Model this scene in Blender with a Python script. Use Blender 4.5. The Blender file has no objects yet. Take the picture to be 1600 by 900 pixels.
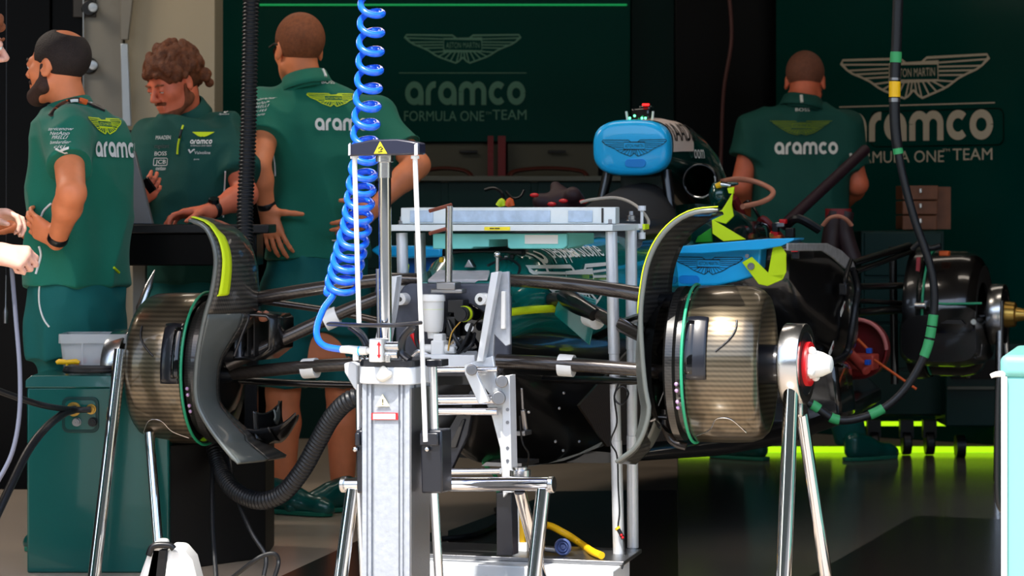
import bpy, bmesh, math, random
import numpy as np
from mathutils import Vector as V, Matrix as M, noise
from mathutils.bvhtree import BVHTree

scn = bpy.context.scene
col = scn.collection
# ---------------------------------------------------------------- camera
FPX, CAMH, HY, CX = 4020.0, 1.1, 327.0, 800.0
cd = bpy.data.cameras.new('camera')
cam = bpy.data.objects.new('camera', cd); col.objects.link(cam)
cam.location = (0, 0, CAMH); cam.rotation_euler = (math.pi / 2, 0, 0)
cd.sensor_width = 36.0; cd.lens = FPX / 1600 * 36.0
cd.shift_y = -(450 - HY) / 1600
cd.clip_start = 0.1; cd.clip_end = 300
cd.dof.use_dof = True; cd.dof.focus_distance = 7.2; cd.dof.aperture_fstop = 6.8
scn.camera = cam
# ---------------------------------------------------------------- light
scn.view_settings.view_transform = 'Standard'; scn.view_settings.look = 'None'
scn.view_settings.gamma = 1.0; scn.view_settings.use_curve_mapping = False
scn.view_settings.exposure = 0.0
world = bpy.data.worlds.new('sky'); scn.world = world; world.use_nodes = True
wn = world.node_tree.nodes; wl = world.node_tree.links
sky = wn.new('ShaderNodeTexSky'); sky.sky_type = 'NISHITA'; sky.sun_disc = False
sky.sun_elevation = math.radians(58); sky.sun_rotation = math.radians(200); sky.altitude = 50
sky.air_density = 1.2; sky.dust_density = 2.0
wl.new(sky.outputs[0], wn['Background'].inputs[0]); wn['Background'].inputs[1].default_value = 0.40

def light(name, kind, loc, rot, energy, color=(1, 1, 1), size=1, size_y=None):
    l = bpy.data.lights.new(name, kind); o = bpy.data.objects.new(name, l); col.objects.link(o)
    o.location = loc; o.rotation_euler = rot; l.energy = energy; l.color = color
    if kind == 'AREA':
        l.size = size
        if size_y: l.shape = 'RECTANGLE'; l.size_y = size_y
    if kind == 'SUN': l.angle = math.radians(0.6)
    return o
SUN_ROT = (math.radians(-37), 0, math.radians(0))
# the sun stands high behind the camera, a little to the left
sd = V((0.28, 0.42, -0.88)).normalized()
sun = light('sun', 'SUN', (0, 0, 10), sd.to_track_quat('-Z', 'Y').to_euler(), 7.5, (1.0, 0.95, 0.87))
# lamps in the garage ceiling
for lx, ly, e in ((-3.0, 9.2, 46), (0.0, 9.2, 14), (2.6, 9.6, 7), (-1.5, 11.2, 14), (2.2, 11.8, 3)):
    light('garage_ceiling_lamp', 'AREA', (lx, ly, 3.0), (0, 0, 0), e, (1.0, 0.88, 0.75), 1.6, 0.3)
# ---------------------------------------------------------------- coordinates
def P(px, py, d):                      # the point at depth d seen in the photo's pixel
    return V(((px - CX) / FPX * d, d, CAMH - (py - HY) / FPX * d))
YAW = math.atan2(0.352, 0.936)
LU = V((0.936, -0.352, 0)).normalized()   # car's own left, which is to the right in the photo
BV = V((0.352, 0.936, 0)).normalized()    # towards the rear of the car
OC = V((-0.195, 7.57, 0))
def C(u, v, z): return OC + LU * u + BV * v + V((0, 0, z))
CAMP = V((0, 0, CAMH))
def ray(px, py): return V(((px - CX) / FPX, 1, -(py - HY) / FPX))
def PV(px, py, v):                     # pixel on the car's cross plane at v
    r = ray(px, py); return CAMP + r * ((v - (CAMP - OC).dot(BV)) / r.dot(BV))
def PU(px, py, u):                     # pixel on the car's lengthwise plane at u
    r = ray(px, py); return CAMP + r * ((u - (CAMP - OC).dot(LU)) / r.dot(LU))
def PZ(px, py, z):
    r = ray(px, py); return CAMP + r * ((z - CAMH) / r.z)
# ---------------------------------------------------------------- materials
def srgb(r, g, b):
    f = lambda c: (c / 255 / 12.92) if c <= 10 else ((c / 255 + 0.055) / 1.055) ** 2.4
    return (f(r), f(g), f(b))
MATS = {}
def mat(name, rgb, rough=0.5, metal=0.0, coat=0.0, emit=None, estr=0, alpha=1, trans=0, bump=0, bscale=200, var=0.0, vscale=6, spec=0.5, ior=1.45, sheen=0):
    m = bpy.data.materials.new(name); m.use_nodes = True
    nt = m.node_tree; b = nt.nodes['Principled BSDF']
    b.inputs['Base Color'].default_value = (*srgb(*rgb), 1)
    b.inputs['Roughness'].default_value = rough; b.inputs['Metallic'].default_value = metal
    b.inputs['Coat Weight'].default_value = coat; b.inputs['Coat Roughness'].default_value = 0.05
    b.inputs['Specular IOR Level'].default_value = spec; b.inputs['IOR'].default_value = ior
    b.inputs['Transmission Weight'].default_value = trans; b.inputs['Alpha'].default_value = alpha
    if sheen: b.inputs['Sheen Weight'].default_value = sheen
    if emit:
        b.inputs['Emission Color'].default_value = (*srgb(*emit), 1); b.inputs['Emission Strength'].default_value = estr
    tc = nt.nodes.new('ShaderNodeTexCoord')
    if var:
        n = nt.nodes.new('ShaderNodeTexNoise'); n.inputs['Scale'].default_value = vscale; n.inputs['Detail'].default_value = 6
        nt.links.new(tc.outputs['Object'], n.inputs['Vector'])
        mx = nt.nodes.new('ShaderNodeMixRGB'); mx.blend_type = 'MULTIPLY'; mx.inputs[0].default_value = var
        mx.inputs[1].default_value = (*srgb(*rgb), 1)
        r = nt.nodes.new('ShaderNodeValToRGB'); r.color_ramp.elements[0].position = .3; r.color_ramp.elements[1].position = .7
        r.color_ramp.elements[0].color = (.15, .15, .15, 1)
        nt.links.new(n.outputs[0], r.inputs[0]); nt.links.new(r.outputs[0], mx.inputs[2]); nt.links.new(mx.outputs[0], b.inputs['Base Color'])
    if bump:
        n2 = nt.nodes.new('ShaderNodeTexNoise'); n2.inputs['Scale'].default_value = bscale; n2.inputs['Detail'].default_value = 3
        nt.links.new(tc.outputs['Object'], n2.inputs['Vector'])
        bp = nt.nodes.new('ShaderNodeBump'); bp.inputs['Strength'].default_value = bump; bp.inputs['Distance'].default_value = 0.004
        nt.links.new(n2.outputs[0], bp.inputs['Height']); nt.links.new(bp.outputs[0], b.inputs['Normal'])
    MATS[name] = m
    return m
def weave(name, c1, c2, scale, axis='Z', rough=0.3, metal=0.0, coat=0.6, fine=900, fw=.3):
    m = mat(name, c1, rough, metal, coat); nt = m.node_tree; b = nt.nodes['Principled BSDF']
    tc = nt.nodes.new('ShaderNodeTexCoord')
    w = nt.nodes.new('ShaderNodeTexWave'); w.wave_type = 'BANDS'; w.bands_direction = axis
    w.inputs['Scale'].default_value = scale; w.inputs['Distortion'].default_value = 0.25; w.inputs['Detail'].default_value = 1
    w2 = nt.nodes.new('ShaderNodeTexWave'); w2.bands_direction = 'DIAGONAL'; w2.inputs['Scale'].default_value = fine / 20
    nt.links.new(tc.outputs['Object'], w.inputs['Vector']); nt.links.new(tc.outputs['Object'], w2.inputs['Vector'])
    a = nt.nodes.new('ShaderNodeMath'); a.operation = 'MULTIPLY_ADD'; a.inputs[1].default_value = fw
    nt.links.new(w2.outputs['Fac'], a.inputs[0]); 
    s = nt.nodes.new('ShaderNodeMath'); s.operation = 'MULTIPLY'; s.inputs[1].default_value = 1 - fw
    nt.links.new(w.outputs['Fac'], s.inputs[0]); nt.links.new(s.outputs[0], a.inputs[2])
    r = nt.nodes.new('ShaderNodeValToRGB'); r.color_ramp.elements[0].color = (*srgb(*c1), 1); r.color_ramp.elements[1].color = (*srgb(*c2), 1)
    nt.links.new(a.outputs[0], r.inputs[0]); nt.links.new(r.outputs[0], b.inputs['Base Color'])
    return m
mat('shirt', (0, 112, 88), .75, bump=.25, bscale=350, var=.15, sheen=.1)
mat('shirt_shaded', (0, 76, 66), .78, bump=.25, bscale=350, var=.15)  # same team shirt with the shade put into its colour
mat('trousers', (0, 98, 94), .8, bump=.25, bscale=400, var=.15)
mat('skin', (236, 138, 90), .5, var=.12, vscale=30)
mat('skin_pale', (226, 170, 148), .5, var=.1, vscale=30)
mat('skin_red', (224, 116, 82), .5, var=.12, vscale=30)
mat('hair_dark', (44, 30, 24), .7, bump=1, bscale=260, var=.5, vscale=60)
mat('hair_brown', (118, 62, 28), .6, bump=1, bscale=220, var=.6, vscale=50)
mat('hair_ginger', (150, 84, 48), .65, bump=1, bscale=400, var=.4, vscale=80)
mat('hair_shaved', (128, 78, 58), .7, bump=.4, bscale=500, var=.3, vscale=80)
mat('beard_ginger', (140, 76, 44), .7, bump=1, bscale=400, var=.4, vscale=80)
mat('lime', (205, 230, 20), .5)
mat('lime_fabric', (224, 255, 8), .65, bump=.1, bscale=300)
mat('white_print', (226, 226, 220), .6)
mat('beige_print', (186, 176, 156), .5)
mat('black_print', (5, 8, 16), .5)
mat('black_plastic', (16, 17, 20), .35)
mat('black_rubber', (18, 20, 24), .42, bump=.15, bscale=120)
mat('black_satin', (22, 24, 32), .3, coat=.3)
mat('blue_cover', (24, 188, 255), .3, coat=.5, var=.08, vscale=8)
mat('blue_recess', (8, 136, 224), .35)
mat('blue_hose', (26, 104, 236), .22, coat=.6)
mat('chrome', (232, 232, 235), .07, 1)
mat('steel', (205, 205, 205), .22, 1, bump=.05, bscale=300)
mat('steel_dull', (150, 150, 152), .35, 1, bump=.1, bscale=200)
mat('aluminium', (222, 226, 230), .38, .5, bump=.08, bscale=300, var=.08, vscale=18)
mat('alu_painted', (214, 218, 222), .42, .15, var=.1, vscale=12)
mat('alu_blue', (220, 228, 228), .45, .1, var=.1, vscale=20)
mat('alu_scratched', (174, 180, 188), .42, .25, bump=.3, bscale=90, var=.2, vscale=60)
mat('white_plastic', (232, 232, 228), .4)
mat('white_frosted', (236, 236, 232), .35, trans=.15, var=.06)
mat('teal_block', (124, 214, 204), .45, var=.2, vscale=14)
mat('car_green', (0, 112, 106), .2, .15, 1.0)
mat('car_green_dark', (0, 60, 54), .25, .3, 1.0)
mat('cabinet_green', (0, 84, 78), .3, .1, .4, var=.06, vscale=3)
mat('cart_teal', (124, 192, 184), .4, coat=.2)
mat('red_paint', (214, 22, 30), .4)
mat('red_dark', (120, 20, 24), .45, var=.3)
mat('yellow', (245, 190, 20), .4)
mat('yellow_label', (245, 225, 40), .5)
mat('orange', (226, 96, 34), .5)
mat('brass', (200, 160, 80), .3, .9)
mat('green_tape', (56, 160, 96), .5)
mat('green_seal', (40, 160, 116), .4)
mat('hose_beige', (196, 130, 104), .4)
mat('wood', (126, 76, 48), .5, var=.4, vscale=14)
mat('clear_tub', (210, 214, 216), .25, alpha=.38)
mat('grey_panel', (120, 116, 106), .42, .1, var=.06, vscale=2)
mat('grey_dark_panel', (44, 42, 40), .5, .1)
mat('black_panel', (2, 2, 3), .3, spec=.15)
mat('silver_panel', (176, 184, 190), .3, .5)
mat('green_panel', (0, 56, 50), .14, spec=.2)
mat('green_panel_dark', (0, 30, 27), .14, spec=.3)
mat('cupboard_grey', (84, 84, 74), .55, spec=.2)
mat('counter_edge', (84, 88, 80), .5)
mat('bench_green', (0, 42, 39), .4, spec=.3)
mat('led_lime', (170, 230, 20), .4, emit=(175, 235, 20), estr=1.3)
mat('led_green', (60, 255, 140), .4, emit=(90, 255, 160), estr=5)
mat('led_red', (255, 40, 40), .4, emit=(255, 30, 30), estr=3)
mat('concrete', (168, 162, 152), .85, bump=.3, bscale=40, var=.15, vscale=1.5)
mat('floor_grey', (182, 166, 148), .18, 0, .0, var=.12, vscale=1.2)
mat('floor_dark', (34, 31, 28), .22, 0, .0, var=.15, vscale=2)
mat('ceiling_white', (90, 90, 88), .8)
mat('vest_glass', (20, 22, 24), .1, coat=.5)
mat('lens_dark', (8, 8, 10), .08, coat=.5)
mat('paper', (222, 220, 210), .7)
weave('carbon', (14, 14, 14), (44, 42, 40), 40)
weave('carbon_drum', (78, 70, 56), (122, 110, 91), 23, 'Z', .3, .8, .5, 900, .1)
weave('carbon_fin', (34, 34, 34), (86, 82, 76), 23, 'Z', .35, .3, .5)
weave('carbon_tube', (40, 35, 33), (74, 66, 60), 170, 'DIAGONAL', .28, .35, .7)
mat('carbon_dark', (13, 13, 14), .3, 0, .6, var=.3, vscale=10)
mat('carbon_grey', (100, 105, 102), .38, .3, .3, var=.1, vscale=8)
mat('bulkhead_grey', (84, 88, 100), .5, .1, bump=.2, bscale=80, var=.3, vscale=40)
# ---------------------------------------------------------------- objects
def prop(o, label=None, cat=None, group=None, kind=None):
    if label: o['label'] = label
    if cat: o['category'] = cat
    if group: o['group'] = group
    if kind: o['kind'] = kind
    return o
def thing(name, loc, label, cat, group=None):
    o = bpy.data.objects.new(name, None); col.objects.link(o); o.location = loc; o.empty_display_size = .05
    return prop(o, label, cat, group)
def wloc(o):
    p = V((0, 0, 0))
    while o: p = p + o.location; o = o.parent
    return p
def link(name, me, m=None, parent=None):
    o = bpy.data.objects.new(name, me); col.objects.link(o)
    if m is not None: me.materials.append(MATS[m] if isinstance(m, str) else m)
    if parent is not None:
        me.transform(M.Translation(-wloc(parent))); o.parent = parent
    else:
        n = len(me.vertices); a = np.empty(n * 3, np.float32); me.vertices.foreach_get('co', a); a = a.reshape(-1, 3)
        c = V(((a[:, 0].min() + a[:, 0].max()) / 2, (a[:, 1].min() + a[:, 1].max()) / 2, a[:, 2].min()))
        me.transform(M.Translation(-c)); o.location = c
    return o
def basis(d):
    d = V(d).normalized(); a = V((0, 0, 1)) if abs(d.z) < .9 else V((0, 1, 0))
    x = a.cross(d).normalized(); return x, d.cross(x).normalized(), d
def smoothpath(pts, n=6, closed=False):
    pts = [V(p) for p in pts]; out = []; L = len(pts)
    for i in range(L if closed else L - 1):
        g = lambda k: pts[k % L] if closed else pts[min(max(k, 0), L - 1)]
        a, b, c, d = g(i - 1), g(i), g(i + 1), g(i + 2)
        for s in range(n):
            t = s / n
            out.append(.5 * ((2 * b) + (c - a) * t + (2 * a - 5 * b + 4 * c - d) * t * t + (3 * b - a - 3 * c + d) * t ** 3))
    if not closed: out.append(pts[-1])
    return out
class MB:
    def __init__(s): s.v = []; s.f = []
    def add(s, vs, fs):
        o = len(s.v); s.v += [V(v) for v in vs]; s.f += [tuple(i + o for i in f) for f in fs]; return s
    def hexa(s, p):                      # p[0..3] bottom ring, p[4..7] top ring
        return s.add(p, [(3, 2, 1, 0), (4, 5, 6, 7), (0, 1, 5, 4), (1, 2, 6, 5), (2, 3, 7, 6), (3, 0, 4, 7)])
    def box(s, c, sx, sy, sz, ax=None, ay=None, az=None):
        ax = V(ax or (1, 0, 0)); ay = V(ay or (0, 1, 0)); az = V(az or (0, 0, 1)); c = V(c)
        q = [(-1, -1), (1, -1), (1, 1), (-1, 1)]
        return s.hexa([c + ax * (a * sx / 2) + ay * (b * sy / 2) + az * (k * sz / 2) for k in (-1, 1) for a, b in q])
    def cbox(s, c, sx, sy, sz): return s.box(c, sx, sy, sz, LU, BV)
    def rings(s, R, cap=True, closed=True):
        n = len(R[0]); vs = [p for r in R for p in r]; fs = []
        for i in range(len(R) - 1):
            for j in range(n if closed else n - 1):
                k = (j + 1) % n; fs.append((i * n + j, i * n + k, (i + 1) * n + k, (i + 1) * n + j))
        if cap and closed:
            fs.append(tuple(range(n - 1, -1, -1))); fs.append(tuple((len(R) - 1) * n + j for j in range(n)))
        return s.add(vs, fs)
    def tube(s, pts, r, n=12, cap=True, flat=1.0, up=None):
        pts = [V(p) for p in pts]; L = len(pts); rs = r if isinstance(r, (list, tuple)) else [r] * L
        if len(rs) != L: rs = [rs[0] + (rs[-1] - rs[0]) * i / (L - 1) for i in range(L)]
        R = []; px = None
        for i in range(L):
            d = (pts[min(i + 1, L - 1)] - pts[max(i - 1, 0)])
            if d.length < 1e-9: d = V((0, 0, 1))
            d.normalize()
            if px is None: px = basis(d)[0] if up is None else V(up).cross(d).normalized()
            px = (px - d * px.dot(d)).normalized(); py = d.cross(px)
            R.append([pts[i] + (px * math.cos(t) + py * math.sin(t) * flat) * rs[i] for t in [2 * math.pi * j / n for j in range(n)]])
        return s.rings(R, cap)
    def cyl(s, a, b, r, r2=None, n=24): return s.tube([a, b], [r, r if r2 is None else r2], n)
    def lathe(s, o, ax, prof, n=40, a0=0, a1=None, ref=None):
        x, y, d = basis(ax); o = V(o)
        if ref is not None: x = (V(ref) - d * V(ref).dot(d)).normalized(); y = d.cross(x)
        full = a1 is None; a1 = a0 + 2 * math.pi if full else a1; m = n if full else n + 1
        R = [[o + d * h + (x * math.cos(t) + y * math.sin(t)) * r for t in [a0 + (a1 - a0) * j / n for j in range(m)]] for r, h in prof]
        return s.rings(R, False, full)
    def prism(s, poly, ext):
        n = len(poly); e = V(ext); poly = [V(p) for p in poly]
        return s.add(poly + [p + e for p in poly], [tuple(range(n - 1, -1, -1)), tuple(range(n, 2 * n))] + [(i, (i + 1) % n, n + (i + 1) % n, n + i) for i in range(n)])
    def grid(s, G):                      # G[i][j] -> open sheet
        return s.rings(G, False, False)
    def sphere(s, c, r, n=16, sc=(1, 1, 1)):
        c = V(c); R = [[c + V((r * sc[0] * math.sin(a) * math.cos(b), r * sc[1] * math.sin(a) * math.sin(b), r * sc[2] * math.cos(a)))
              for b in [2 * math.pi * j / n for j in range(n)]] for a in [math.pi * i / (n // 2) for i in range(n // 2 + 1)]]
        for k in (0, -1): R[k] = [p + V((1e-5 * math.cos(j), 1e-5 * math.sin(j), 0)) for j, p in enumerate(R[k])]
        return s.rings(R, False)
    def mesh(s, name):
        me = bpy.data.meshes.new(name); me.from_pydata([tuple(v) for v in s.v], [], s.f); me.update()
        bm = bmesh.new(); bm.from_mesh(me); bmesh.ops.remove_doubles(bm, verts=bm.verts, dist=1e-6)
        bmesh.ops.recalc_face_normals(bm, faces=bm.faces); bm.to_mesh(me); bm.free(); return me
    def build(s, name, m, parent=None, bevel=0, smooth=40, sub=0, solid=0, label=None, offset=0, seg=2):
        me = s.mesh(name)
        if smooth: me.polygons.foreach_set('use_smooth', [True] * len(me.polygons))
        o = link(name, me, m, parent)
        if solid:
            q = o.modifiers.new('s', 'SOLIDIFY'); q.thickness = solid; q.offset = offset
        if bevel:
            q = o.modifiers.new('b', 'BEVEL'); q.width = bevel; q.segments = seg; q.limit_method = 'ANGLE'; q.angle_limit = math.radians(35)
        if sub:
            q = o.modifiers.new('u', 'SUBSURF'); q.levels = sub; q.render_levels = sub
        if smooth: sharp(o.data, smooth)
        if label: o['label'] = label
        return o
def sharp(me, deg):
    bm = bmesh.new(); bm.from_mesh(me)
    for e in bm.edges:
        if len(e.link_faces) == 2 and e.calc_face_angle(0) > math.radians(deg): e.smooth = False
    bm.to_mesh(me); bm.free()
def circle_pts(c, r, x, y, n=32, a0=0, a1=2 * math.pi):
    return [V(c) + (V(x) * math.cos(t) + V(y) * math.sin(t)) * r for t in [a0 + (a1 - a0) * i / n for i in range(n)]]
def rrect(w, h, r, n=6):
    out = []
    for cx, cy, a in ((w / 2 - r, h / 2 - r, 0), (-w / 2 + r, h / 2 - r, 90), (-w / 2 + r, -h / 2 + r, 180), (w / 2 - r, -h / 2 + r, 270)):
        for i in range(n + 1):
            t = math.radians(a + 90 * i / n); out.append((cx + r * math.cos(t), cy + r * math.sin(t)))
    return out
# ---------------------------------------------------------------- smooth solid fields
class Field:
    def __init__(s, lo, hi, h):
        s.h = h; s.o = np.array(lo, float) - 3 * h
        n = np.ceil((np.array(hi, float) + 3 * h - s.o) / h).astype(int) + 1
        s.ax = [s.o[i] + h * np.arange(n[i]) for i in range(3)]; s.f = np.full(n, 1.0, np.float32)
    def win(s, lo, hi):
        r = []
        for i in range(3):
            a = int(max(0, math.floor((lo[i] - s.o[i]) / s.h))); b = int(min(len(s.ax[i]), math.ceil((hi[i] - s.o[i]) / s.h) + 1)); r.append((a, max(a, b)))
        sl = tuple(slice(a, b) for a, b in r)
        return sl, s.ax[0][sl[0]][:, None, None], s.ax[1][sl[1]][None, :, None], s.ax[2][sl[2]][None, None, :]
    def put(s, fn, lo, hi, k, sub=False):
        m = k + 3 * s.h; sl, X, Y, Z = s.win([a - m for a in lo], [a + m for a in hi])
        if s.f[sl].size == 0: return s
        d = fn(X, Y, Z); a = s.f[sl]
        if sub: a = -a
        if k > 0:
            q = np.maximum(k - np.abs(a - d), 0) / k; r = np.minimum(a, d) - q * q * k * .25
        else: r = np.minimum(a, d)
        s.f[sl] = -r if sub else r
        return s
    def cone(s, a, b, r0, r1=None, k=.02, flat=None, fs=1.0, sub=False, capend=False):
        a = np.array(a, float); b = np.array(b, float); r1 = r0 if r1 is None else r1; ba = b - a; L2 = max(ba @ ba, 1e-12)
        fl = None if flat is None else np.array(V(flat).normalized())
        def fn(X, Y, Z):
            x, y, z = X - a[0], Y - a[1], Z - a[2]
            t = np.clip((x * ba[0] + y * ba[1] + z * ba[2]) / L2, 0, 1)
            x, y, z = x - t * ba[0], y - t * ba[1], z - t * ba[2]
            d2 = x * x + y * y + z * z
            if fl is not None: d2 = d2 + (x * fl[0] + y * fl[1] + z * fl[2]) ** 2 * (1 / fs ** 2 - 1)
            d = np.sqrt(d2) - (r0 + (r1 - r0) * t)
            if capend:
                L = math.sqrt(L2); d = np.maximum(d, ((X - b[0]) * ba[0] + (Y - b[1]) * ba[1] + (Z - b[2]) * ba[2]) / L)
            return d
        R = max(r0, r1) * max(1, fs); return s.put(fn, np.minimum(a, b) - R, np.maximum(a, b) + R, k, sub)
    def ell(s, c, r, rot=None, k=.02, sub=False):
        c = np.array(c, float); A = np.array(rot.to_3x3() if rot is not None else M.Identity(3)); r = np.array(r, float)
        def fn(X, Y, Z):
            x, y, z = X - c[0], Y - c[1], Z - c[2]
            q = [(x * A[0, i] + y * A[1, i] + z * A[2, i]) for i in range(3)]
            k0 = np.sqrt(sum((q[i] / r[i]) ** 2 for i in range(3))); k1 = np.sqrt(sum((q[i] / r[i] ** 2) ** 2 for i in range(3))) + 1e-9
            return k0 * (k0 - 1) / k1
        R = max(r); return s.put(fn, c - R, c + R, k, sub)
    def loft(s, rings, side, k=.02, p=2.4, cap=0.03):  # rings: (center, half width along side, half depth), listed bottom to top
        C_ = np.array([list(r[0]) for r in rings], float); W = np.array([r[1] for r in rings]); D = np.array([r[2] for r in rings])
        sd_ = np.array(V(side).normalized()); fw = np.array([-sd_[1], sd_[0], 0.0]); zs = C_[:, 2]
        def fn(X, Y, Z):
            zz = np.clip(Z, zs[0], zs[-1]); g = lambda a: np.interp(zz.ravel(), zs, a).reshape(zz.shape)
            x = X - g(C_[:, 0]); y = Y - g(C_[:, 1]); w = g(W); dd = g(D)
            a = np.abs(x * sd_[0] + y * sd_[1]) / w; b = np.abs(x * fw[0] + y * fw[1]) / dd
            d = ((a ** p + b ** p) ** (1 / p) - 1) * np.minimum(w, dd)
            return np.maximum(d, np.abs(Z - zz) * 1.0 + d * 0) if cap == 0 else np.sqrt(np.maximum(d, 0) ** 2 + (Z - zz) ** 2) + np.minimum(d, 0)* (np.abs(Z-zz) < 1e-9)
        R = max(W.max(), D.max()); return s.put(fn, C_.min(0) - R, C_.max(0) + [R, R, 0.02], k)
    def cut(s, p, n):                    # keep the side where (x-p).n < 0
        p = np.array(p, float); n = np.array(V(n).normalized())
        d = (s.ax[0][:, None, None] - p[0]) * n[0] + (s.ax[1][None, :, None] - p[1]) * n[1] + (s.ax[2][None, None, :] - p[2]) * n[2]
        s.f = np.maximum(s.f, d.astype(np.float32)); return s
    def mesh(s, name, disp=None):
        f = s.f; S = f < 0; n = [d - 1 for d in f.shape]; h = s.h
        Q = [(i, j, k) for i in (0, 1) for j in (0, 1) for k in (0, 1)]
        cnt = np.zeros(n, np.int8)
        for i, j, k in Q: cnt += S[i:i + n[0], j:j + n[1], k:k + n[2]]
        act = (cnt > 0) & (cnt < 8); idx = np.argwhere(act); N = len(idx)
        ids = np.full(n, -1, np.int32); ids[act] = np.arange(N)
        vals = [f[idx[:, 0] + q[0], idx[:, 1] + q[1], idx[:, 2] + q[2]].astype(float) for q in Q]
        pos = np.zeros((N, 3)); w = np.zeros(N)
        for a in range(8):
            for b in range(a + 1, 8):
                if sum(abs(Q[a][t] - Q[b][t]) for t in range(3)) != 1: continue
                va, vb = vals[a], vals[b]; m = (va < 0) != (vb < 0); t = va[m] / (va[m] - vb[m])
                pos[m] += np.array(Q[a]) + (np.array(Q[b]) - np.array(Q[a])) * t[:, None]; w[m] += 1
        vs = s.o + h * (idx + pos / w[:, None]); F = []
        for ax in range(3):
            u, v = [(1, 2), (2, 0), (0, 1)][ax]
            A = [slice(None)] * 3; B = [slice(None)] * 3; A[ax] = slice(0, -1); B[ax] = slice(1, None)
            ch = S[tuple(A)] != S[tuple(B)]; e = np.argwhere(ch)
            ok = (e[:, u] > 0) & (e[:, v] > 0) & (e[:, u] < n[u]) & (e[:, v] < n[v]); e = e[ok]
            fl = S[e[:, 0], e[:, 1], e[:, 2]]
            def g(du, dv):
                q = e.copy(); q[:, u] -= du; q[:, v] -= dv; return ids[q[:, 0], q[:, 1], q[:, 2]]
            q = np.stack([g(1, 1), g(0, 1), g(0, 0), g(1, 0)], 1); q[~fl] = q[~fl][:, ::-1]; F.append(q)
        F = np.concatenate(F); F = F[(F >= 0).all(1)]
        if disp is not None: vs = disp(vs)
        me = bpy.data.meshes.new(name); me.vertices.add(N); me.vertices.foreach_set('co', vs.astype(np.float32).ravel())
        me.loops.add(len(F) * 4); me.loops.foreach_set('vertex_index', F.astype(np.int32).ravel())
        me.polygons.add(len(F)); me.polygons.foreach_set('loop_start', np.arange(0, len(F) * 4, 4, dtype=np.int32))
        me.update(calc_edges=True); me.validate(); me.polygons.foreach_set('use_smooth', np.ones(len(me.polygons), bool)); me.update(); return me
    def build(s, name, m, parent=None, smooth=2, label=None, disp=None, fold=0, fscale=9):
        me = s.mesh(name, disp)
        if fold:
            N = len(me.vertices); co = np.empty(N * 3, np.float32); no = np.empty(N * 3, np.float32)
            me.vertices.foreach_get('co', co); me.vertices.foreach_get('normal', no); co = co.reshape(-1, 3); no = no.reshape(-1, 3)
            a = np.array([noise.noise(V((p[0] * fscale, p[1] * fscale, p[2] * fscale * .55 + p[0] * fscale * .5))) for p in co.tolist()], np.float32)
            a = 1 - 2 * np.abs(a); me.vertices.foreach_set('co', (co + no * (a[:, None] - .6) * fold).ravel())
        o = link(name, me, m, parent)
        if smooth:
            q = o.modifiers.new('s', 'SMOOTH'); q.factor = .5; q.iterations = smooth
        if label: o['label'] = label
        return o
def bvh_of(objs):
    vs = []; fs = []
    for o in objs:
        p = wloc(o); k = len(vs)
        vs += [v.co + p for v in o.data.vertices]; fs += [tuple(i + k for i in q.vertices) for q in o.data.polygons]
    return BVHTree.FromPolygons(vs, fs)
# ---------------------------------------------------------------- lettering and marks (flat shapes, later laid on a surface)
def stroke(pts, w, closed=False, n=1):
    """2D polyline -> quads of width w"""
    pts = [V((p[0], p[1])) for p in pts]; L = len(pts); vs = []; fs = []
    for i in range(L):
        a = pts[(i - 1) % L] if (closed or i) else pts[i]; b = pts[(i + 1) % L] if (closed or i < L - 1) else pts[i]
        d = (b - a); d = d.normalized() if d.length > 1e-9 else V((1, 0)); q = V((-d.y, d.x))
        k = 1.0
        if 0 < i < L - 1 or closed:
            d1 = (pts[i] - a); 
            if d1.length > 1e-9: k = 1 / max(.5, abs(d1.normalized().dot(d)))
        vs += [pts[i] + q * (w / 2 * k), pts[i] - q * (w / 2 * k)]
    for i in range(L if closed else L - 1):
        j = (i + 1) % L; fs.append((2 * i, 2 * i + 1, 2 * j + 1, 2 * j))
    return vs, fs
def arc(cx, cy, rx, ry, a0, a1, n=16):
    return [(cx + rx * math.cos(math.radians(a0 + (a1 - a0) * i / n)), cy + ry * math.sin(math.radians(a0 + (a1 - a0) * i / n))) for i in range(n + 1)]
class Art:
    def __init__(s): s.v = []; s.f = []; s.c = 0
    def put(s, vf, dx=0, dy=0, k=1, kx=1, sl=0):
        s.c += 1; o = len(s.v); s.v += [V((p[0] * k * kx + dx + sl * p[1] * k, p[1] * k + dy, p[2] if len(p) > 2 else .0002 * (s.c % 7))) for p in vf[0]]; s.f += [tuple(i + o for i in f) for f in vf[1]]; return s
    def poly(s, pts): 
        return s.put(([V(p) for p in pts], [tuple(range(len(pts)))]))
    def sheet(s, x0, x1, y0, y1, n):
        g = lambda i, j: (x0 + (x1 - x0) * i / n, y0 + (y1 - y0) * j / n)
        for i in range(n):
            for j in range(n): s.poly([g(i, j), g(i + 1, j), g(i + 1, j + 1), g(i, j + 1)])
        return s
    def word(s, t, x, y, h, w=None, kx=1.0, center=True, sl=0):
        vf, wd = text2d(t); k = h / .69
        if w: kx = w / (wd * k)
        s.put(vf, x - (wd * k * kx / 2 if center else 0), y, k, kx, sl); return s
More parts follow.
